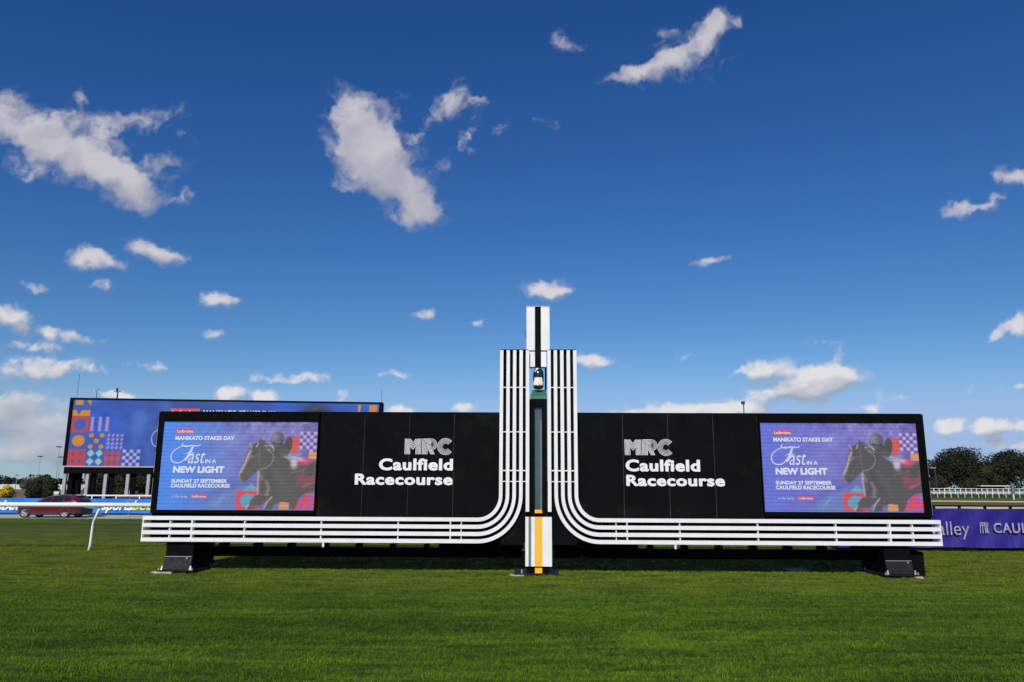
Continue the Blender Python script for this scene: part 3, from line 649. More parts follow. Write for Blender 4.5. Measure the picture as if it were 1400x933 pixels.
    def calli(pp, w0_, w1_):
        P_ = [K(*q) for q in pp]; cp = []
        for i in range(len(P_)-1):
            p0 = P_[max(i-1, 0)]; p1 = P_[i]; p2 = P_[i+1]; p3 = P_[min(i+2, len(P_)-1)]
            for j in range(6):
                t = j/6; cp.append(tuple(.5*((2*p1[c])+(-p0[c]+p2[c])*t+(2*p0[c]-5*p1[c]+4*p2[c]-p3[c])*t*t+(-p0[c]+3*p1[c]-3*p2[c]+p3[c])*t**3) for c in (0, 1)))
        cp.append(P_[-1]); n = len(cp)
        for i in range(n-1):
            (a_, b_), (c_, d_) = cp[i], cp[i+1]; L = math.hypot(c_-a_, d_-b_)+1e-9; q = i/(n-1); th = lerp(w0_, w1_, math.sin(math.pi*q))
            nx_, nz_ = -(d_-b_)/L*th, (c_-a_)/L*th
            sw.add([(a_-nx_, YF-.006, b_-nz_), (c_-nx_, YF-.006, d_-nz_), (c_+nx_, YF-.006, d_+nz_), (a_+nx_, YF-.006, b_+nz_)], [(0, 1, 2, 3)])
    calli([(252, 607), (249, 609.5), (254, 612), (262, 610.5), (271, 611), (275, 609)], .006, .014)
    calli([(263, 612), (259, 620), (254, 628), (246, 634), (237, 633.5), (233.5, 627), (237, 619), (246, 613), (256, 610)], .006, .012)
    calli([(265, 611), (261, 619), (257, 627), (253, 631)], .012, .022); calli([(253, 622), (259, 620), (266, 620.5)], .005, .009)
    sw.build('lettering', M['ledtext2'], scr)
    # white slats, spacers and joints
    for i in range(4): slat(side, i, root)
    bx(MB(), VX[4]-SW, VX[4]+SW, YS, YS+.12, 1.28, ZTOP).build('slat', M['white'], root)
    for x, w_, fr_ in ((1.61, .008, 0), (1.835, .011, 1), (2.93, .010, 0), (4.54, .010, 0), (6.15, .010, 0), (7.245, .016, 1), (7.72, .010, 0), (END-.012, .012, 1)):
        bx(MB(), x-w_, x+w_, YS+(.004 if fr_ else .03), YS+.118, HZ[3]-SH+.004, HZ[0]+SH-.004).build('spacer', M['white'], root)
    for z, w_ in ((3.891, .010), (2.937, .010), (2.125, .012), (1.898, .009)):
        bx(MB(), VX[4]-SW+.004, VX[0]+SW-.004, YS+.03, YS+.118, z-w_, z+w_).build('spacer', M['white'], root)
    bx(MB(), VX[4]-SW+.01, VX[0]+SW, YS+.006, YS+.114, ZTOP+.001, ZTOP+.017).build('top_strip', M['black2'], root)
    # black backing behind the vertical and curved slats
    bx(MB(), .212, .826, YS+.14, YS+.245, .66, ZTOP+.016).build('upright_backing', M['black'], root)
    bx(MB(), .826, 2.2, YB-.035, YB-.006, .60, .99, b=.002).build('lower_panel', M['black'], root)
    bx(MB(), .30, .80, YS+.09, YS+.135, .60, 1.20, b=.003).build('lower_panel', M['black'], root)
    # beam, jacking rail and foot
    bx(MB(), .35, 7.5, 16.55, 16.85, .30, .498, b=.008).build('beam', M['black2'], root)
    rl = MB(); bx(rl, .5, 7.9, 16.22, 16.26, .557, .572)
    for k in range(9): bx(rl, 1.6+.72*k, 1.68+.72*k, 16.2, 16.6, .50, .60)
    bx(rl, .30, 2.1, 16.3, 16.6, .50, .66); bx(rl, 6.9, 8.1, 16.3, 16.7, .60, .66)
    rl.build('underframe', M['black2'], root)
    hk = MB(); bx(hk, 4.45 if side < 0 else 2.80, 4.49 if side < 0 else 2.84, 16.0, 16.04, .545, .63); hk.build('hook', M['white'], root)
    fa, fb_ = (7.21, 7.78) if side < 0 else (7.12, 7.65)
    foot = empty('foot', Vector((S((fa+fb_)/2), 16.6, 0))-root.location); foot.parent = root
    ft = MB(); xa_, xb_ = min(S(fa), S(fb_)), max(S(fa), S(fb_))
    pr = [(16.10, .63), (17.2, .63), (17.2, .07), (16.05, .07), (16.05, .10), (16.10, .33)]
    n = len(pr); ft.add([(xa_, y, z) for y, z in pr]+[(xb_, y, z) for y, z in pr], [tuple(range(n)), tuple(range(2*n-1, n-1, -1))]+[(i, i+n, (i+1) % n+n, (i+1) % n) for i in range(n)])
    ft.build('body', M['black2'], foot)
    pl = MB(); pl.add([(xa_, 16.085, .325), (xb_, 16.085, .325), (xb_+.0, 15.99, .075), (xa_, 15.99, .075), (xa_, 16.10, .325), (xb_, 16.10, .325), (xb_, 16.045, .075), (xa_, 16.045, .075)],
           [(0, 3, 2, 1), (4, 5, 6, 7), (0, 1, 5, 4), (2, 3, 7, 6), (0, 4, 7, 3), (1, 2, 6, 5)]); pl.build('front_plate', M['grey'], foot)
    fl = MB().box(xa_, xb_, 16.06, 16.088, .326, .336); fl.box(xb_-.10, xb_-.075, 16.03, 16.075, .285, .315)
    for q in (xa_-.03, xb_-.005): fl.add([(q, 15.97, .07), (q+.035, 15.97, .07), (q+.035, 15.99, .15), (q+.01, 15.99, .15)], [(0, 1, 2, 3)])
    fl.build('flange', M['galv'], foot)
    MB().box(xa_-.09, xb_+.10, 15.93, 17.35, .045, .068, b=.004).build('base_plate', M['grey'], foot)
    MB().box(xa_-.20 if side < 0 else xb_-.02, xb_-.33 if side < 0 else xb_+.13, 15.90, 17.3, -.02, .036, b=.004).build('packing_slab', M['concrete'], foot)
    for q in (xa_-.06, xb_+.06):
        for y in (15.965, 16.9): MB().lathe(q, y, [(.022, .068), (.022, .085), (.011, .086), (.011, .118), (0, .118)], 6).build('bolt', M['galv'], foot)
    if side > 0: MB().box(5.8, 6.25, 16.9, 17.5, .0, .03, b=.004).build('cover_plate', M['grey'], foot)
    # raised lettering
    if side < 0:
        xe = X0-1.825; spans = ((xe-1.59, xe), (xe-2.095, xe)); mr = (xe-1.04, xe-.02)
    else:
        xe = X0+1.862; spans = ((xe, xe+1.585), (xe+.008, xe+2.095)); mr = (xe, xe+1.035)
    lettering('Caulfield', spans[0][0], spans[0][1], 2.122, 2.372, YB, .022, M['white'], root, bold=.040, spacing=1.08, single=True)
    lettering('Racecourse', spans[1][0], spans[1][1], 1.816, 2.050, YB, .022, M['white'], root, bold=.040, spacing=1.08, single=True)
    mrc(side, root, mr[0], mr[1], 2.452, 2.808)
    return root
signboard(-1); signboard(1)

post = empty('winning_post', (X0, 16.2, 0), 'tall central winning post with white top, camera window, glass slot and yellow stripe', 'winning post')
def pb(name, m, x0, x1, y0, y1, z0, z1, b=.003, parent=None):
    return MB().box(X0+x0, X0+x1, y0, y1, z0, z1, b=b).build(name, m, parent or post)
pb('shaft', M['white'], -.255, -.069, 16.14, 16.34, 4.722, 5.70); pb('shaft', M['white'], .063, .255, 16.14, 16.34, 4.722, 5.70)
pb('stripe', M['black'], -.066, .060, 16.16, 16.34, 4.36, 5.70); pb('cap', M['galv'], -.26, .26, 16.13, 16.35, 5.703, 5.72)
pb('shaft', M['white'], -.19, -.069, 16.13, 16.33, 4.352, 4.69); pb('shaft', M['white'], .063, .178, 16.13, 16.33, 4.352, 4.69)
lm = MB(); lm.prism([(X0-.30, 5.17), (X0-.262, 5.02), (X0-.256, 5.03), (X0-.256, 5.24), (X0-.285, 5.20)], 16.2, 16.32); lm.build('side_lamp', M['green'], post)
pb('window_post', M['black2'], .148, .185, 16.16, 16.3, 3.87, 4.352)
# green saddle and glass column
sd_ = MB(); sd_.add([(X0-.12, 16.30, 3.87), (X0+.17, 16.30, 3.87), (X0+.19, 16.10, 3.715), (X0-.17, 16.10, 3.715), (X0-.17, 16.10, 3.65), (X0+.19, 16.10, 3.65), (X0-.17, 16.3, 3.65), (X0+.19, 16.3, 3.65)],
    [(0, 3, 2, 1), (3, 4, 5, 2), (0, 1, 7, 6), (0, 6, 4, 3), (1, 2, 5, 7), (4, 6, 7, 5)]); sd_.build('camera_saddle', M['green'], post)
pb('column_side', M['black2'], -.19, -.082, 16.12, 16.4, 1.30, 3.645); pb('column_side', M['black2'], .080, .19, 16.12, 16.4, 1.30, 3.645)
pb('column_head', M['black2'], -.080, .078, 16.12, 16.4, 3.48, 3.645); pb('column_back', M['ggreen'], -.080, .078, 16.45, 16.48, 1.30, 3.48)
gm = bpy.data.materials.new('blue_grey_glass'); gm.use_nodes = True; gb = gm.node_tree.nodes['Principled BSDF']
gt = gm.node_tree; gp = N(gt, 'ShaderNodeNewGeometry').outputs['Position']; gt.links.new(mixc(gt, noise(gt, gp, 3), (.035, .065, .095), (.07, .10, .13)), gb.inputs['Base Color']); gb.inputs['Roughness'].default_value = .12; gb.inputs['Specular IOR Level'].default_value = .8
pb('glass_slot', gm, -.079, .077, 16.20, 16.215, 1.33, 3.478, b=0)
pb('slot_strip', M['ggreen'], .040, .077, 16.185, 16.2, 1.33, 3.2, b=0)  # paler grey-green strip down the right of the glass
pb('column_foot', M['black2'], -.27, .27, 16.125, 16.4, 1.18, 1.298)
pb('yellow_cap', M['yellow'], -.078, .075, 16.04, 16.12, 1.248, 1.32)
pb('lower_box', M['white'], -.275, -.207, 16.0, 16.35, .18, 1.172); pb('box_trim', M['ggreen'], -.205, -.157, 16.03, 16.3, .18, 1.17)
pb('lower_box', M['white'], -.155, -.074, 16.0, 16.35, .18, 1.172); pb('lower_box', M['white'], .073, .275, 16.0, 16.35, .18, 1.172)
pb('yellow_stripe', M['yellow'], -.072, .071, 15.995, 16.3, .18, 1.172); pb('yellow_stripe', M['yellow'], -.076, .074, 16.05, 16.2, .02, .178)
pb('plinth', M['black2'], -.24, .22, 16.06, 16.5, .045, .177); pb('base_plate', M['grey'], -.50, .42, 15.96, 16.9, .02, .043)
pb('packing_slab', M['concrete'], -.60, -.30, 15.9, 16.2, -.02, .018); pb('bolt', M['galv'], -.36, -.335, 15.97, 16.0, .043, .12, b=0)
# finish camera in the window
fc = empty('finish_camera', (X0+.005, 16.22, 3.87), 'cream finish line camera with smoked dome hood inside the window of the winning post', 'camera')
MB().lathe(X0+.005, 16.22, [(.118, 4.04), (.118, 4.16), (.112, 4.24), (.09, 4.30), (.055, 4.335), (.0, 4.345)], 24).build('dome_hood', M['lens'], fc, smooth=True)
MB().lathe(X0+.005, 16.20, [(.0, 4.085), (.095, 4.09), (.108, 4.12), (.124, 3.98), (.122, 3.95), (.0, 3.95)], 8).build('body', M['housing'], fc)
MB().lathe(X0+.005, 16.20, [(.0, 3.948), (.108, 3.948), (.112, 3.93), (.085, 3.88), (.0, 3.86)], 16).build('lens', M['lens'], fc, smooth=True)
hg = MB(); hg.add([(X0-.085, 16.095, 4.235), (X0-.07, 16.10, 4.235), (X0+.02, 16.115, 4.325), (X0-.03, 16.11, 4.33)], [(0, 1, 2, 3)]); hg.build('dome_glint', M['white'], fc)  # white quad laid over the dome as a painted highlight
# black box standing beside the right-hand foot
bb = empty('equipment_box', (8.18, 16.45, 0), 'low matt black box on the grass just right of the right foot', 'box')
MB().prism([(8.01, 0.0), (8.36, 0.0), (8.36, .47), (8.34, .49), (8.04, .55), (8.01, .53)], 16.3, 16.75).build('box_body', M['black2'], bb)
MB().box(8.0, 8.37, 16.28, 16.77, -.01, .02).build('box_base', M['black2'], bb)
# concrete hatch in the shade
ch = empty('conduit', (6.6, 17.1, 0), 'blue grey bent conduit pipe lying in the shade under the right signboard', 'pipe')
MB().tube([(6.35, 17.0, .14), (6.5, 17.0, .19), (6.62, 17.0, .15), (6.66, 17.0, .03)], .02, 8).build('pipe', M['grey'], ch, smooth=True)

# ------------------------------------------------------------------ running rail on the left
rr = empty('running_rail', (-20, 20.6, 0), 'white running rail on a bent post at the left, ending behind the signboard', 'rail')
YR = 20.9; pa = at(-200, 689.2, YR); pb_ = at(205, 689.5, YR); zr = (pa.z+pb_.z)/2-.01
MB().tube([(pa.x, YR, zr), (pb_.x+2.6, YR, zr)], .062, 14, sy=1.0).build('top_rail', M['white'], rr, smooth=True)
q0 = at(115.5, 752, YR); q1 = at(122, 716, YR); q2 = at(137, 691, YR)
for k in (0, 1):
    dx_ = [0, -4.8][k]
    MB().tube([(q0.x+dx_, YR+.2, -.02), (q0.x+.03+dx_, YR+.2, .18), (lerp(q0.x, q1.x, .75)+dx_, YR+.2, lerp(q0.z, q1.z, .75)), (q1.x+.01+dx_, YR+.19, q1.z+.04), (lerp(q1.x, q2.x, .3)+dx_, YR+.15, lerp(q1.z, q2.z, .3)+.02), (q2.x+dx_, YR+.03, zr-.02)], [.034, .034, .034, .034, .033, .03], 10).build('post', M['white'], rr, smooth=True)

# ------------------------------------------------------------------ purple banner fence on the right
YP = 22.7
pf = empty('banner_fence', (12, YP, 0), 'purple mesh banner fence on black frame running out to the right', 'fence')
zt, zb = 1.215, .11; x0p, x1p = 9.2, 19.5; nxp = 150
pv, pf_ = [], []
for i in range(nxp+1):
    x = lerp(x0p, x1p, i/nxp)
    for j in range(9):
        z = lerp(zb, zt, j/8); pv.append((x, YP-.02+.018*math.sin(x*2.6+j*.5)+.012*math.sin(x*7.3-j*.9)+.03*math.sin(j/8*3.14), z+.008*math.sin(x*3.1)))
pf_ = [(i*9+j, i*9+9+j, i*9+10+j, i*9+1+j) for i in range(nxp) for j in range(8)]
bn_ = MB().add(pv, pf_).build('banner', M['purple'], pf, smooth=True)
# creases in the mesh fabric
mt = M['purple'].node_tree; g_ = N(mt, 'ShaderNodeNewGeometry').outputs['Position']; mp_ = N(mt, 'ShaderNodeMapping'); mp_.inputs['Rotation'].default_value = (0, R(18), 0); mp_.inputs['Scale'].default_value = (6, 1, 1.0); mt.links.new(g_, mp_.inputs[0])
bu = N(mt, 'ShaderNodeBump'); bu.inputs['Strength'].default_value = .55; bu.inputs['Distance'].default_value = .03; mt.links.new(noise(mt, mp_.outputs[0], 1.6, 4, .6), bu.inputs['Height']); mt.links.new(bu.outputs[0], mt.nodes['Principled BSDF'].inputs['Normal'])
MB().box(x0p, x1p, YP+.05, YP+.09, 1.27, 1.31).build('top_rail', M['black2'], pf); MB().box(x0p, x1p, YP+.05, YP+.09, .03, .085).build('bottom_rail', M['black2'], pf)
for k in range(13):
    px_ = 1279+35*(k-5)*1.0; x = at(px_, 700, YP).x
    if x0p < x < x1p: MB().box(x-.03, x+.03, YP+.04, YP+.10, -.02, 1.29).build('post', M['black2'], pf)
def pl(px, py): p = at(px, py, YP); return p.x, p.z
def ptext(body, xa, xb, yb, yt, **k):
    (u0, w0), (u1, _), (_, w1) = pl(xa, yb), pl(xb, yb), pl(xa, yt); return lettering(body, u0, u1, w0, w1, YP-.075, .004, M['lilac'], pf, **k)
ptext('valley', 1270, 1324, 731, 713, bold=-.004, capref='l')
ptext('CAULFIELD', 1357, 1449, 728.5, 715, bold=.016, spacing=1.12)
em = MB()
for k in range(4):
    a, z_ = pl(1338+k*3.4, 729); b_, zz_ = pl(1337+k*3.1, 714.5); em.add([(a, YP-.08, z_), (a+.022, YP-.08, z_), (b_+.022, YP-.08, zz_), (b_, YP-.08, zz_)], [(0, 1, 2, 3)])
for k in range(3):
    a, z_ = pl(1337, 715+k*2.2); b_, _ = pl(1346+k, 715+k*2.2); em.add([(a, YP-.082, z_), (b_, YP-.082, z_), (b_, YP-.082, z_+.02), (a, YP-.082, z_+.02)], [(0, 1, 2, 3)])
cx_, cz_ = pl(1348, 722)
for k in range(3):
    r = .055+.03*k
    pts = [(cx_+r*.7*math.cos(R(60+20*q)), cz_+r*1.25*math.sin(R(60+20*q))) for q in range(13)]
    for (a, b), (c, d) in zip(pts[:-1], pts[1:]): em.add([(a, YP-.081, b), (c, YP-.081, d), (c+.012, YP-.081, d+.012), (a+.012, YP-.081, b+.012)], [(0, 1, 2, 3)])
em.build('emblem', M['lilac'], pf)

# ------------------------------------------------------------------ blue sponsor banner and white rail behind the road
YL = 60.0; zg = -.52
bf = empty('banner_fence', (-35, YL, zg), 'long blue advertising banner fence beyond the road at the left', 'fence')
xa = at(-90, 690, YL).x; xb = at(214, 690, YL).x; zt_ = at(100, 681.8, YL).z; zb_ = at(100, 701.6, YL).z
bnl = MB(); nb = 80; vv = []
for i in range(nb+1):
    x = lerp(xa, xb, i/nb)
    for j in range(4): vv.append((x, YL+.03*math.sin(x*1.7+j), lerp(zb_, zt_, j/3)))
bnl.add(vv, [(i*4+j, i*4+4+j, i*4+5+j, i*4+1+j) for i in range(nb) for j in range(3)]); bnl.build('banner', M['blue'], bf, smooth=True)
for k in range(9): x = lerp(xa, xb, k/8); MB().box(x-.04, x+.04, YL+.06, YL+.14, zg, zt_+.03).build('post', M['galv'], bf)
def btext(body, xa, xb, yb, yt, m='print'):
    a = at(xa, yb, YL); b = at(xb, yb, YL); c = at(xa, yt, YL); return lettering(body, a.x, b.x, a.z, c.z, YL-.05, .01, M[m], bf, bold=.03, shear=.28)
btext('sports', 139, 182, 697.6, 684.5); btext('bet', 180.5, 208, 697.6, 684.5, 'lime')
btext('sports', -42, 3, 697.4, 684.5); btext('bet', 2, 29, 697.4, 684.5, 'print')
ar = MB(); a = at(121, 697, YL); ar.prism([(a.x, a.z), (a.x+.35, a.z+.02), (a.x+.12, a.z+.16), (a.x+.1, a.z+.36), (a.x, a.z+.36)], YL-.06, YL-.05); ar.build('arrow_mark', M['lime'], bf)
wf = empty('rail_fence', (-33, 64, zg), 'low white rail fence just behind the blue banner under the big screen', 'fence')
a = at(104, 677.5, 64); b = at(214, 677.5, 64); MB().box(a.x, b.x, 64, 64.08, a.z-.05, a.z+.06).build('top_rail', M['white'], wf)
for px in (104.5, 125.5, 158.5, 190.5): q = at(px, 680, 64); MB().box(q.x-.05, q.x+.05, 64.01, 64.07, zg, a.z-.05).build('post', M['white'], wf)
for k in range(2):
    px0, px1 = ((160, 190), (192, 206))[k]; a = at(px0, 678.5, 64.5); b = at(px1, 683, 64.5)
    o = MB().box(a.x, b.x, 64.4, 64.5, zg, a.z).build('infill_panel', M['brick'], wf)
# loose white hoses on the road edge
hs = MB(); pts = [at(px, py, 56) for px, py in ((119, 701), (126, 702.5), (133, 704), (140, 702.5), (143, 702))]; pts = [(p.x, p.y+(0 if i % 2 else .3), zg+.05) for i, p in enumerate(pts)]
tag(hs.tube(pts, .04, 6).build('hose', M['print'], None, smooth=True), 'white hose lying on the road below the blue banner', 'hose')

# ------------------------------------------------------------------ parked car
def car():
    zg = -.52; xf, yf = -35.35, 53.0; Wc = 1.82; Lc = 4.45; yc = yf+Wc/2
    root = empty('parked_car', (xf+Lc/2, yc, zg), 'dark red station wagon style car seen side on beyond the rail at the left', 'car')
    # stations: s, z_low, z_belt, z_top, half width at belt, half width top
    st = [(0.00, .42, .66, .72, .64, .52), (.07, .30, .80, .88, .82, .68), (.30, .25, .88, .97, .89, .76), (.85, .25, .96, 1.04, .915, .78), (1.28, .25, 1.00, 1.09, .92, .74),
          (1.60, .25, 1.01, 1.27, .92, .69), (1.95, .25, 1.02, 1.44, .92, .65), (2.35, .25, 1.03, 1.54, .92, .64), (2.9, .25, 1.05, 1.56, .92, .64), (3.45, .25, 1.07, 1.54, .92, .64), (3.95, .27, 1.10, 1.50, .91, .64), (4.18, .30, 1.10, 1.34, .90, .68), (4.36, .34, 1.04, 1.10, .88, .76), (4.45, .46, .90, .95, .82, .72)]
    v = []; R_ = []
    for s_, zl, zb, zt, hb, ht in st:
        ring = [(-hb*.90, zl), (-hb, zl+.12), (-hb, zb-.12), (-hb*.985, zb), (-ht, zt-.03), (-ht*.86, zt), (0, zt+.015), (ht*.86, zt), (ht, zt-.03), (hb*.985, zb), (hb, zb-.12), (hb, zl+.12), (hb*.90, zl)]
        R_.append(len(v)); v += [(xf+s_, yc+a, zg+b) for a, b in ring]
    n = 13; f = []
    for i in range(len(st)-1):
        for k in range(n): f.append((R_[i]+k, R_[i]+(k+1) % n, R_[i+1]+(k+1) % n, R_[i+1]+k))
    f += [tuple(range(n-1, -1, -1)), tuple(R_[-1]+k for k in range(n))]
    bd = MB().add(v, f).build('body', M['paint'], root, smooth=True)
    bd.data.polygons.foreach_set('use_smooth', [True]*len(bd.data.polygons))
    # wheel arches and sills in black plastic
    for sgn in (-1, 1):
        yo = yc+sgn*.915; mb = MB(); mb.box(xf+1.05, xf+3.05, min(yo, yo-sgn*.05), max(yo, yo-sgn*.05), zg+.22, zg+.36, b=.01)
        mb.build('sill', M['trim'], root)
    for cx in (.66, 3.46):
        for sgn in (-1, 1):
            mb = MB(); yo = yc+sgn*.925; r0, r1 = .34, .43; m_ = 14
            pts = [(xf+cx+r*math.cos(math.pi*q/m_), zg+.34+r*math.sin(math.pi*q/m_)) for r in (r0, r1) for q in range(m_+1)]
            vv = [(a, y, b) for y in (yo, yo-sgn*.07) for a, b in pts]; k = m_+1; ff = []
            for q in range(m_): ff += [(q, q+1, k+q+1, k+q), (2*k+q, 2*k+q+1, 3*k+q+1, 3*k+q), (k+q, k+q+1, 3*k+q+1, 3*k+q), (q, q+1, 2*k+q+1, 2*k+q)]
            mb.add(vv, ff); mb.build('wheel_arch', M['trim'], root)
            wl = empty('wheel', Vector((xf+cx, yc+sgn*.80, zg+.34))-root.location); wl.parent = root
            def disc(r_a, r_b, ya, yb, m, nm, smooth=True):
                g = MB(); seg = 24; prof = [(r_a, ya), (r_b, ya), (r_b, yb), (r_a, yb)]
                vv = [(xf+cx+r*math.cos(2*math.pi*q/seg), y, zg+.34+r*math.sin(2*math.pi*q/seg)) for r, y in prof for q in range(seg)]
                ff = [(i*seg+q, i*seg+(q+1) % seg, ((i+1) % 4)*seg+(q+1) % seg, ((i+1) % 4)*seg+q) for i in range(4) for q in range(seg)]
                return g.add(vv, ff)
            disc(.235, .34, yc+sgn*.70, yc+sgn*.915, M['tyre'], 'tyre').build('tyre', M['tyre'], wl)
            g = disc(.205, .24, yc+sgn*.75, yc+sgn*.912, None, None)
            for q in range(5):
                a = 2*math.pi*q/5+.3; ca, sa = math.cos(a), math.sin(a); w_ = .048
                P_ = [(-w_, .03), (w_, .03), (w_*.9, .215), (-w_*.9, .215)]
                vv = [(xf+cx+u*-sa+t*ca, yc+sgn*yv, zg+.34+u*ca+t*sa) for yv in (.905, .88) for u, t in P_]
                g.add(vv, [(0, 1, 2, 3), (7, 6, 5, 4), (0, 4, 5, 1), (1, 5, 6, 2), (2, 6, 7, 3), (3, 7, 4, 0)])
            g.add([(xf+cx+.05*math.cos(q), yc+sgn*.91, zg+.34+.05*math.sin(q)) for q in [k_*.785 for k_ in range(8)]], [tuple(range(8))])
            g.build('rim', M['rim'], wl)
            disc(.0, .205, yc+sgn*.84, yc+sgn*.86, None, None).build('brake_disc', M['trim'], wl)
    def side_glass(nm, pts, sgn, off=.006):
        # points (s, t): t=0 belt, 1 = roof edge; follow the body side
        mb = MB(); vv = []
        for s_, t in pts:
            for i in range(len(st)-1):
                if st[i][0] <= s_ <= st[i+1][0]:
                    u = (s_-st[i][0])/(st[i+1][0]-st[i][0]); L_ = lambda c: lerp(st[i][c], st[i+1][c], u); break
            zb, zt, hb, ht = L_(2), L_(3), L_(4), L_(5)
            vv.append((xf+s_, yc+sgn*(lerp(hb*.985, ht, t)+off), zg+lerp(zb, zt-.03, t)))
        mb.add(vv, [tuple(range(len(vv)))]); return mb.build(nm, M['glass'], root)
    for sgn in (-1, 1):
        side_glass('side_window', [(1.42, .12), (2.0, .86), (2.34, .93), (2.34, .06)], sgn); side_glass('side_window', [(2.43, .06), (2.43, .93), (3.12, .93), (3.24, .08)], sgn); side_glass('side_window', [(3.32, .10), (3.22, .92), (3.62, .90), (3.82, .22)], sgn)
        q = MB(); q.box(xf+1.42, xf+1.60, *sorted((yc+sgn*.93, yc+sgn*1.08)), zg+.98, zg+1.10, b=.03); q.build('mirror', M['paint'], root)
        for s_ in (2.1, 3.0): q = MB(); q.box(xf+s_, xf+s_+.18, *sorted((yc+sgn*.905, yc+sgn*.93)), zg+.86, zg+.89); q.build('door_handle', M['paint'], root)
        q = MB(); q.tube([(xf+2.25, yc+sgn*.57, zg+1.53), (xf+2.4, yc+sgn*.57, zg+1.60), (xf+3.6, yc+sgn*.57, zg+1.59), (xf+3.85, yc+sgn*.57, zg+1.52)], .018, 6); q.build('roof_bar', M['trim'], root)
        q = MB(); q.box(xf+4.08, xf+4.40, *sorted((yc+sgn*.60, yc+sgn*.87)), zg+.90, zg+1.04, b=.03); q.build('tail_light', M['red'], root)
        q = MB(); q.box(xf+.02, xf+.28, *sorted((yc+sgn*.55, yc+sgn*.84)), zg+.74, zg+.85, b=.03); q.build('headlight', M['lampw'], root)
    wv = MB(); wv.add([(xf+1.32, yc-.70, zg+1.13), (xf+1.32, yc+.70, zg+1.13), (xf+1.95, yc+.58, zg+1.475), (xf+1.95, yc-.58, zg+1.475)], [(0, 1, 2, 3)]); wv.build('windscreen', M['glass'], root)
    wv = MB(); wv.add([(xf+3.99, yc-.56, zg+1.515), (xf+3.99, yc+.56, zg+1.515), (xf+4.35, yc+.70, zg+1.15), (xf+4.35, yc-.70, zg+1.15)], [(0, 1, 2, 3)]); wv.build('rear_window', M['glass'], root)
    MB().box(xf+4.36, xf+4.50, yc-.78, yc+.78, zg+.30, zg+.62, b=.03).build('rear_bumper', M['trim'], root)
    MB().box(xf-.03, xf+.10, yc-.72, yc+.72, zg+.24, zg+.50, b=.03).build('front_bumper', M['trim'], root)
    MB().box(xf+4.45, xf+4.47, yc-.26, yc+.26, zg+.68, zg+.80).build('number_plate', M['print'], root)
    MB().box(xf+3.86, xf+4.06, yc-.55, yc+.55, zg+1.525, zg+1.55, b=.01).build('spoiler', M['paint'], root)
    MB().box(xf+.55, xf+4.2, yc-.7, yc+.7, zg+.2, zg+.3).build('underbody', M['trim'], root)
car()

# ------------------------------------------------------------------ the big screen
bgz = -.52
BA = Vector((-45.83, 75.0, 0)); BB = Vector((-14.72, 78.4, 0)); bd_ = (BB-BA).normalized(); bn2 = Vector((bd_.y, -bd_.x, 0)); Lb = (BB-BA).length
bs = empty('big_screen', (-30, 77, bgz), 'very large landscape video screen on grey legs behind the left signboard', 'screen')
def ob(mb, s0, s1, d0, d1, z0, z1):          # d measured towards the back
    v = [BA+bd_*s-bn2*d+Vector((0, 0, z)) for z in (z0, z1) for d in (d0, d1) for s in (s0, s1)]
    return mb.add(v, [(0, 2, 3, 1), (4, 5, 7, 6), (0, 1, 5, 4), (2, 6, 7, 3), (0, 4, 6, 2), (1, 3, 7, 5)])
zb, zt = 3.48, 10.40
P = BA+bd_*.35; Q = BA+bd_*(Lb-.35)
picture_mesh('display', paint_big(), (P.x, P.y, zb+.12), (Q.x, Q.y, zb+.12), (P.x, P.y, zt-.18), M['ledbig'], bs)
fr = MB(); ob(fr, 0, Lb, -.08, .2, zt-.18, zt); ob(fr, 0, .35, -.08, .2, zb+.1, zt-.18); ob(fr, Lb-.35, Lb, -.08, .2, zb+.1, zt-.18); fr.build('frame', M['far_black'], bs)
ob(MB(), 0, Lb, .2, 1.6, zb, zt-.02).build('cabinet', M['far_black'], bs)
ob(MB(), 0, Lb, -.10, .15, zb, zb+.11).build('sill', M['galv'], bs); ob(MB(), .15, Lb, .0, 1.4, zb-.62, zb-.01).build('bottom_beam', M['far_black'], bs)
def sat(px, y=77):                            # distance along the screen of an image column
    d = ray(px, 650); a = BA; k = (a.x*d.y-a.y*d.x)/(bd_.y*d.x-bd_.x*d.y); return k
for px in (87.5, 118.5, 143.5, 174, 202.5, 234, 264, 295, 326):
    s_ = sat(px); lg = MB(); ob(lg, s_-.13, s_+.17, .1, .42, bgz, zb-.62); lg.build('leg', M['leggrey'], bs)
    lg = MB(); ob(lg, s_+.19, s_+.62, .5, .8, bgz, zb-.62); lg.build('leg', M['far_black'], bs)  # black post standing in for the shadow side of each grey leg
s_ = sat(97.5); ob(MB(), s_-.35, s_+.4, .9, 1.5, bgz, zb-.62).build('trunk_column', M['far_black'], bs)
pt = at(225, 566, 76); 
def bt(body, x0, x1, yb, yt, m): 
    a = at(x0, yb, 75); s0 = sat(x0); s1 = sat(x1); p0 = BA+bd_*s0; p1 = BA+bd_*s1; z0 = at(x0, yb, p0.y).z; z1 = at(x0, yt, p0.y).z
    ym = lambda x: p0.y+(x-p0.x)/(p1.x-p0.x)*(p1.y-p0.y)-.04
    return lettering(body, p0.x, p1.x, z0, z1, 0, .01, M[m], bs, bold=.02, ymap=ym)
s0, s1 = sat(225), sat(266); bgd = MB(); ob(bgd, s0, s1, -.05, -.03, at(225, 570, 76).z, at(225, 558.5, 76).z); bgd.build('badge', M['ledred'], bs)
bt('Ladbrokes', 228, 262, 567.5, 561, 'ledtext'); bt('MANIKATO STAKES DAY', 271, 371, 568, 561, 'ledtext')
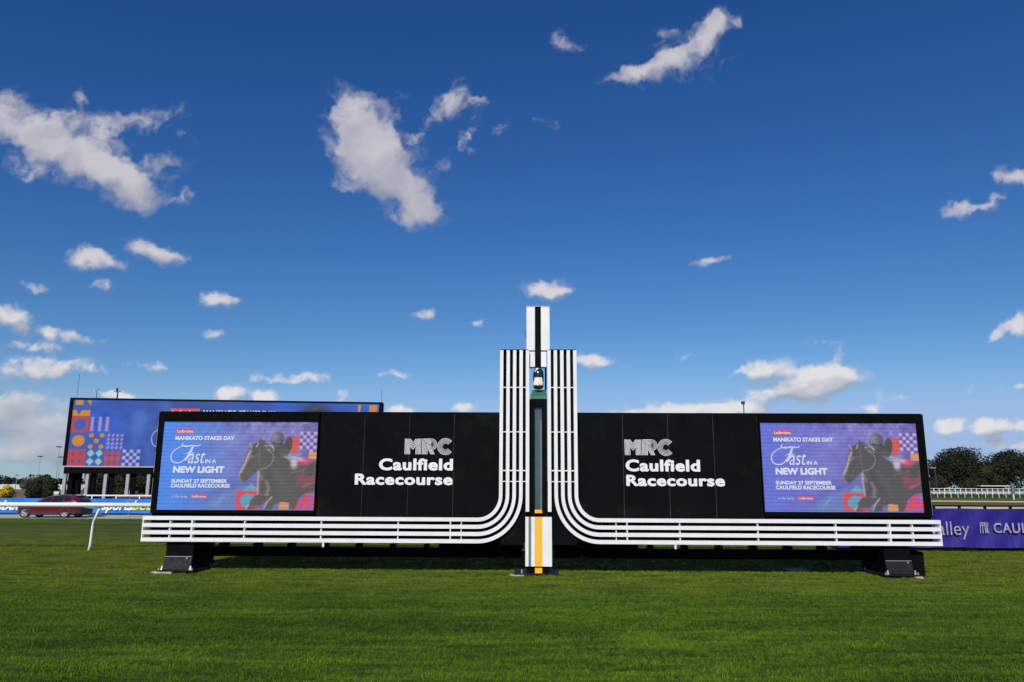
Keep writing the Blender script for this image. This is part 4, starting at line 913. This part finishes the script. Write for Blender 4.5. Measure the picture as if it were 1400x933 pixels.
def mast(name, px, yt, yb, Y, r, label, cat, top=None):
    a = at(px, yb, Y); b = at(px, yt, Y); o = empty(name, (a.x, Y, a.z), label, cat)
    MB().tube([(a.x, Y, a.z), (a.x, Y, b.z)], r, 8).build('pole', M['trim'], o)
    return o, a, b
Yb = 76.2
o, a, b = mast('antenna', 105, 512, 545, Yb, .018, 'thin whip antenna standing at the left end of the big screen top', 'antenna')
o, a, b = mast('wind_gauge', 131.5, 535, 545, Yb, .03, 'small cup wind gauge on top of the big screen', 'weather instrument')
MB().tube([(a.x-.28, Yb, b.z+.05), (a.x+.16, Yb, b.z+.2)], .02, 6).build('arm', M['trim'], o); MB().lathe(a.x-.25, Yb, [(0, b.z-.08), (.07, b.z-.03), (.07, b.z+.06), (0, b.z+.1)], 8).build('cup', M['print'], o); MB().lathe(a.x+.2, Yb, [(0, b.z+.12), (.05, b.z+.16), (.05, b.z+.22), (0, b.z+.26)], 8).build('cup', M['galv'], o)
o, a, b = mast('camera_mast', 160, 536, 546, Yb, .07, 'dark dome camera on crossbar mast above the big screen', 'camera')
MB().box(a.x-.36, a.x+.30, Yb-.04, Yb+.04, b.z-.03, b.z+.04).build('crossbar', M['trim'], o); MB().lathe(a.x-.08, Yb, [(0, b.z+.05), (.1, b.z+.1), (.12, b.z+.25), (.08, b.z+.36), (0, b.z+.42)], 10).build('dome', M['trim'], o, smooth=True)
o, a, b = mast('antenna', 521.3, 533, 552, 78.3, .018, 'thin whip antenna at the right end of the big screen top', 'antenna')
o, a, b = mast('floodlight_mast', 1023, 552, 672, 90, .06, 'single distant floodlight mast peeking over the right signboard', 'floodlight')
MB().box(a.x-.25, a.x+.12, 89.8, 90.1, b.z-.1, b.z+.25).build('lamp_head', M['trim'], o); 

# ------------------------------------------------------------------ vegetation
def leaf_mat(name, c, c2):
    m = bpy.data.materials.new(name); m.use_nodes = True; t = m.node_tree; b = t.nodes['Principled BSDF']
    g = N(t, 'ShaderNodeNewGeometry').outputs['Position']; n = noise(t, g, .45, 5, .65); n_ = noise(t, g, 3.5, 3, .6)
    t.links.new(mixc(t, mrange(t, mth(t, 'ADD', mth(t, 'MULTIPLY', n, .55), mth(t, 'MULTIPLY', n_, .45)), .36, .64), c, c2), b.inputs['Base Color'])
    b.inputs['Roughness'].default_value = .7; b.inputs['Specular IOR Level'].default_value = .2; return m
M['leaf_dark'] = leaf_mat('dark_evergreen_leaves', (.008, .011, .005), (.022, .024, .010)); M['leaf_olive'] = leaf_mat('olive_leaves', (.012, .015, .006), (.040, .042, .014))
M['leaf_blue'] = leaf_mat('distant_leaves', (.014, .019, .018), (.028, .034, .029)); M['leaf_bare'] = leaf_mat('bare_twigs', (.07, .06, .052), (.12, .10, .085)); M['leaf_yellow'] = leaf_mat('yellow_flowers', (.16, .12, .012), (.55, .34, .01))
def tree(name, label, cat, px, py_top, py_base, Y, wpx, m, n=2600, leaf=.5, group=None, shape='round', trunk=True, lobes=9, zbase=None):
    a = at(px, py_base, Y); b = at(px, py_top, Y); zg_ = ground_z(a.x, Y) if zbase is None else zbase
    sc_ = Y/CAM_F; hw = wpx*sc_/2; H = b.z-zg_; o = empty(name, (a.x, Y, zg_), label, cat, group)
    r = np.random.default_rng(int(px*7+Y)); z0 = zg_+(H*.10 if trunk else 0)
    cen = []
    for k in range(lobes):
        u = r.uniform(-1, 1); 
        if shape == 'round': hh = math.sqrt(max(0, 1-u*u*.8)); cz = zg_+H*lerp(.22, .74*hh+.06, r.random()**.6); rad = H*r.uniform(.20, .30)
        elif shape == 'cone': cz = zg_+H*r.uniform(.15, .8); u *= (1-(cz-zg_)/H)*.9; rad = H*.22
        else: cz = zg_+H*r.uniform(.25, .6); rad = H*r.uniform(.3, .42)
        cz = min(cz, zg_+H-rad*.92)
        cen.append((a.x+u*max(.05, hw-rad*.8), Y+r.uniform(-1, 1)*hw*.5, cz, min(rad, hw*1.0)))
    cen.append((a.x, Y, zg_+H-min(H*.28, hw)*.97, min(H*.28, hw)))
    C_ = np.array(cen); w_ = C_[:, 3]**2; idx = r.choice(len(C_), n, p=w_/w_.sum()); c = C_[idx]
    d = r.normal(size=(n, 3)); d /= np.linalg.norm(d, axis=1)[:, None]; rr_ = c[:, 3]*(.72+.30*r.random(n)**.5)*(1+.10*np.sin(d[:, 0]*9+idx)*np.cos(d[:, 2]*8)); p = c[:, :3]+d*rr_[:, None]*np.array((1, 1, .88))
    p[:, 2] = np.maximum(p[:, 2], z0)
    nr = d+r.normal(size=(n, 3))*.38; nr /= np.linalg.norm(nr, axis=1)[:, None]; t1 = np.cross(nr, r.normal(size=(n, 3))); t1 /= np.linalg.norm(t1, axis=1)[:, None]; t2 = np.cross(nr, t1)
    L = leaf*r.uniform(.5, 1.25, n)[:, None]
    V = np.stack([p-t1*L*.5, p+t2*L*.38, p+t1*L*.55, p-t2*L*.42], 1).reshape(-1, 3)-np.array(o.location)
    me = bpy.data.meshes.new('crown'); q = np.arange(n*4).reshape(-1, 4)
    me.vertices.add(n*4); me.vertices.foreach_set('co', V.reshape(-1).astype(np.float32)); me.loops.add(n*4); me.loops.foreach_set('vertex_index', q.reshape(-1).astype(np.int32))
    me.polygons.add(n); me.polygons.foreach_set('loop_start', (np.arange(n)*4).astype(np.int32)); me.update(calc_edges=True); me.materials.append(m)
    co = bpy.data.objects.new('crown', me); col.objects.link(co); co.parent = o
    if trunk:
        tb = MB(); tb.tube([(a.x, Y, zg_-.1), (a.x+.02*H, Y, zg_+H*.25), (a.x-.01*H, Y, zg_+H*.6)], [H*.035, H*.028, H*.012], 8)
        for k in range(4): c0 = cen[k]; tb.tube([(a.x+.01*H, Y, zg_+H*(.2+.05*k)), (lerp(a.x, c0[0], .6), lerp(Y, c0[1], .6), lerp(zg_+H*.25, c0[2], .7)), (c0[0], c0[1], c0[2])], [H*.018, H*.012, H*.004], 6)
        tb.build('trunk', M['bark'], o, smooth=True)
    return o
T = tree; LD, LO, LB, BT, LY = M['leaf_dark'], M['leaf_olive'], M['leaf_blue'], M['leaf_bare'], M['leaf_yellow']
gR = 'dark trees beyond the track on the right'
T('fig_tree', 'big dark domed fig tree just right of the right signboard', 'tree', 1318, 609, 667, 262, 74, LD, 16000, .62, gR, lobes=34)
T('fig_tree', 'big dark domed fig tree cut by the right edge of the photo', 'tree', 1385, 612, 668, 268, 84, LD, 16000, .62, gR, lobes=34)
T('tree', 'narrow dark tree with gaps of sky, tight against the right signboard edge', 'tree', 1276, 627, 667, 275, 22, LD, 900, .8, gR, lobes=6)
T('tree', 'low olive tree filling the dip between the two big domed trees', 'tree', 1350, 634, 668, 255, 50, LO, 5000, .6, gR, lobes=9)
T('bush', 'low dark bush at the foot of the left domed tree by the signboard edge', 'bush', 1284, 648, 668, 252, 30, LO, 3500, .45, gR, shape='low')
T('bush', 'low olive bush beside the flat pale shed roof', 'bush', 1334, 650, 668, 250, 40, LO, 3500, .5, gR, shape='low')
T('tree', 'tree standing outside the frame beyond the right domed tree', 'tree', 1450, 618, 668, 270, 70, LD, 4000, .8, gR, lobes=12)
gL = 'trees on the far side of the course at the left'
T('tree', 'distant rounded tree poking above the left treeline near the edge', 'tree', 9, 652, 662, 420, 14, LB, 900, 1.0, gL, lobes=5)
T('tree', 'far small tree second from the left edge of the treeline', 'tree', 24, 656, 664, 430, 30, LB, 900, 1.0, gL, shape='low')
T('tree', 'grey leafless tree left of the two dark bushes', 'tree', 39, 652, 668, 190, 26, BT, 1500, .35, gL, lobes=8)
T('tree', 'flat topped mid green tree behind the two dark bushes', 'tree', 61, 648, 668, 260, 26, LO, 2400, .6, gL, lobes=8)
T('bush', 'dark dense bush directly above the car bonnet', 'bush', 47, 655.5, 682, 92, 23, LD, 3600, .24, gL, lobes=9, trunk=False)
T('bush', 'dark dense upright bush above the car roof next to the screen leg', 'bush', 67.5, 653, 682, 90, 17, LD, 3200, .24, gL, lobes=8, trunk=False)
T('bush', 'yellow flowering bush at the left edge of the photo', 'bush', 8, 663, 676, 120, 20, LY, 1500, .3, gL, shape='low', trunk=False)
T('tree', 'distant treeline tree seen between the first two screen legs', 'tree', 108, 653, 664, 400, 32, LB, 1500, 1.0, gL, shape='low')
T('tree', 'distant treeline tree just left of the big screen', 'tree', 80, 654, 664, 410, 24, LB, 1200, 1.0, gL, shape='low')
T('tree', 'large black tree behind the third screen leg', 'tree', 146, 632, 678, 108, 54, LD, 9000, .38, gL, lobes=16)
T('tree', 'large black tree behind the fourth screen leg', 'tree', 185, 634, 678, 106, 58, LD, 9000, .38, gL, lobes=16)
T('bush', 'olive scrub under the big screen by the second leg', 'bush', 128, 654, 680, 98, 22, LO, 2000, .24, gL, shape='low', trunk=False)
T('bush', 'yellowish scrub under the big screen left of the pale pillar', 'bush', 164, 665, 681, 96, 30, M['leaf_olive'], 2000, .22, gL, shape='low', trunk=False)
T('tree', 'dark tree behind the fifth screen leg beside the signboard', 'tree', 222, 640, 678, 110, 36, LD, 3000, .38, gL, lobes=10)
tl = MB(); rt_ = np.random.default_rng(3); tlv = []; tlf = []
for k in range(9000):
    x = rt_.uniform(-420, 30); y = 520+rt_.uniform(-8, 8); hmax = 4.2+2.4*math.sin(x*.05)+1.6*math.sin(x*.17+1)+1.2*math.sin(x*.41); z = rt_.uniform(0, max(1.5, hmax)); s_ = rt_.uniform(.6, 1.4); n = len(tlv)
    q = Vector(rt_.normal(size=3)).normalized(); e = q.cross(Vector((0, 0, 1))).normalized()*s_; g_ = q.cross(e).normalized()*s_; c_ = Vector((x, y, z-.5)); tlv += [c_-e, c_+g_, c_+e, c_-g_]; tlf.append((n, n+1, n+2, n+3))
tag(obj('treeline', tlv, tlf, LB), 'distant belt of trees along the left horizon', None, kind='stuff')

# ------------------------------------------------------------------ far fences, shed, masts
def picket(name, label, px0, px1, Y, ztop, step, n_rails, m, hpost, zb=0.0, sx=.10):
    a = at(px0, 670, Y).x; b = at(px1, 670, Y).x; o = empty(name, ((a+b)/2, Y, zb), label, 'fence')
    for k in range(n_rails): z = zb+ztop*(1-k*.42); MB().box(a, b, Y-.05, Y+.05, z-.09, z+.02).build('rail', m, o)
    x = a; proto = None; k = 0
    while x < b:
        if proto is None: proto = MB().box(x-sx, x+sx, Y-.12, Y-.06, zb-.1, zb+hpost).build('post', m, o)
        else: q = proto.copy(); col.objects.link(q); q.location = proto.location+Vector((k*step, 0, 0)); q.parent = o
        x += step; k += 1
    return o
picket('track_fence', 'tall white post and rail fence in front of the far trees at the right', 1262, 1415, 236, 1.75, 1.62, 3, M['white'], 1.85)
picket('running_rail', 'low white running rail in front of the far white fence at the right', 1262, 1415, 150, 1.05, 1.32, 1, M['white'], 1.05, sx=.04)
wl_ = empty('boundary_wall', (-200, 330, -.5), 'long pale wall along the far side of the course at the left', 'wall')
a = at(-10, 663, 330); b = at(420, 663, 330); MB().box(a.x, b.x, 330, 331, -.6, 1.55).build('wall_face', M['cream'], wl_)
for k in range(28): x = lerp(a.x, b.x, k/28); MB().box(x-.25, x+.25, 329.7, 329.95, -.6, 1.75).build('pier', M['cream'], wl_)
sh = empty('shed', (at(1360, 664, 246).x, 246, 0), 'low pale flat roofed shed in front of the far trees at the right', 'shed')
a = at(1341, 664.5, 244); b = at(1381, 664.5, 244); MB().box(a.x, b.x, 244, 250, 2.45, 2.75).build('roof', M['cream'], sh); MB().box(a.x+1, b.x-1, 245, 249, 0, 2.4).build('wall', M['trim'], sh)
def light_tower(px, yt, yb, Y, label, wd=.12, heads=3, m='trim'):
    a = at(px, yb, Y); b = at(px, yt, Y); o = empty('light_tower', (a.x, Y, ground_z(a.x, Y)), label, 'floodlight', 'floodlight towers on the horizon at the left')
    MB().tube([(a.x, Y, ground_z(a.x, Y)), (a.x, Y, b.z)], [wd, wd*.6], 8).build('pole', M['leggrey'], o); s_ = Y/CAM_F
    MB().box(a.x-3.4*s_, a.x+3.4*s_, Y-.1, Y+.1, b.z-.25*s_, b.z+.25*s_).build('crossbar', M[m], o)
    for k in range(heads): x = a.x+(k-(heads-1)/2)*(5.4/max(1, heads-1))*s_; MB().box(x-.9*s_, x+.9*s_, Y-.5, Y-.12, b.z-.2*s_, b.z+1.0*s_).build('lamp_head', M[m], o)
light_tower(75.5, 611.5, 662, 240, 'tallest distant floodlight tower just left of the big screen', .16)
light_tower(51, 624.5, 660, 300, 'middle distant floodlight tower left of the big screen', .16)
light_tower(81.5, 625.5, 640, 310, 'floodlight tower half hidden by the left edge of the big screen', .16)
light_tower(22, 650, 662, 330, 'short faint mast at the far left horizon', .14, 1)
o, a, b = mast('lamp_post', 1281, 640, 668, 240, .16, 'pale leaning lamp post in front of the trees beside the signboard edge', 'lamp post')
MB().box(a.x-1.6, a.x+.2, 239.8, 240.2, b.z-.1, b.z+.15).build('arm', M['leggrey'], o)
gp_ = empty('furlong_post', (at(1384, 676, 128).x, 128, 0), 'small grey green marker post standing on the infield by the right edge', 'post')
a = at(1384, 661.5, 128); c = at(1384, 676, 128); MB().box(a.x-.26, a.x+.26, 127.9, 128.2, c.z, a.z, b=.02).build('marker_head', M['ggreen'], gp_); MB().box(a.x-.06, a.x+.06, 128, 128.1, 0, c.z).build('stem', M['print'], gp_)
pp = empty('pillar', (at(179.5, 676, 92).x, 92, -.5), 'pale stepped pillar under the big screen beside the fourth leg', 'pillar')
a = at(176.5, 678, 92); b = at(182.5, 662, 92); MB().box(a.x, b.x, 92, 92.5, -.52, b.z-.55).build('shaft', M['cream'], pp); MB().box(a.x+.12, b.x-.05, 92.05, 92.45, b.z-.54, b.z-.1, b=.02).build('neck', M['cream'], pp); MB().lathe((a.x+b.x)/2, 92.25, [(.14, b.z-.1), (.16, b.z+.05), (.08, b.z+.2), (0, b.z+.25)], 10).build('finial', M['cream'], pp)
ub = empty('utility_box', (at(176, 676, 90).x, 90, -.5), 'pale blue grey utility box under the big screen', 'box')
a = at(169.5, 680, 90); b = at(183.5, 673, 90); MB().box(a.x, b.x, 90, 90.9, -.52, b.z, b=.03).build('cabinet', M['shed'], ub); MB().box(a.x-.05, b.x+.05, 89.95, 90.95, b.z+.002, b.z+.06).build('lid', M['cream'], ub)
sg = empty('small_sign', (at(77, 676, 68).x, 68, -.5), 'small blank cream board between the dark bush and the first screen leg', 'sign')
a = at(73, 678, 68); b = at(80.5, 672, 68); MB().box(a.x, b.x, 68, 68.06, a.z, b.z, b=.005).build('board', M['cream'], sg); MB().box((a.x+b.x)/2-.03, (a.x+b.x)/2+.03, 68.07, 68.12, -.52, a.z+.05).build('stake', M['leggrey'], sg)
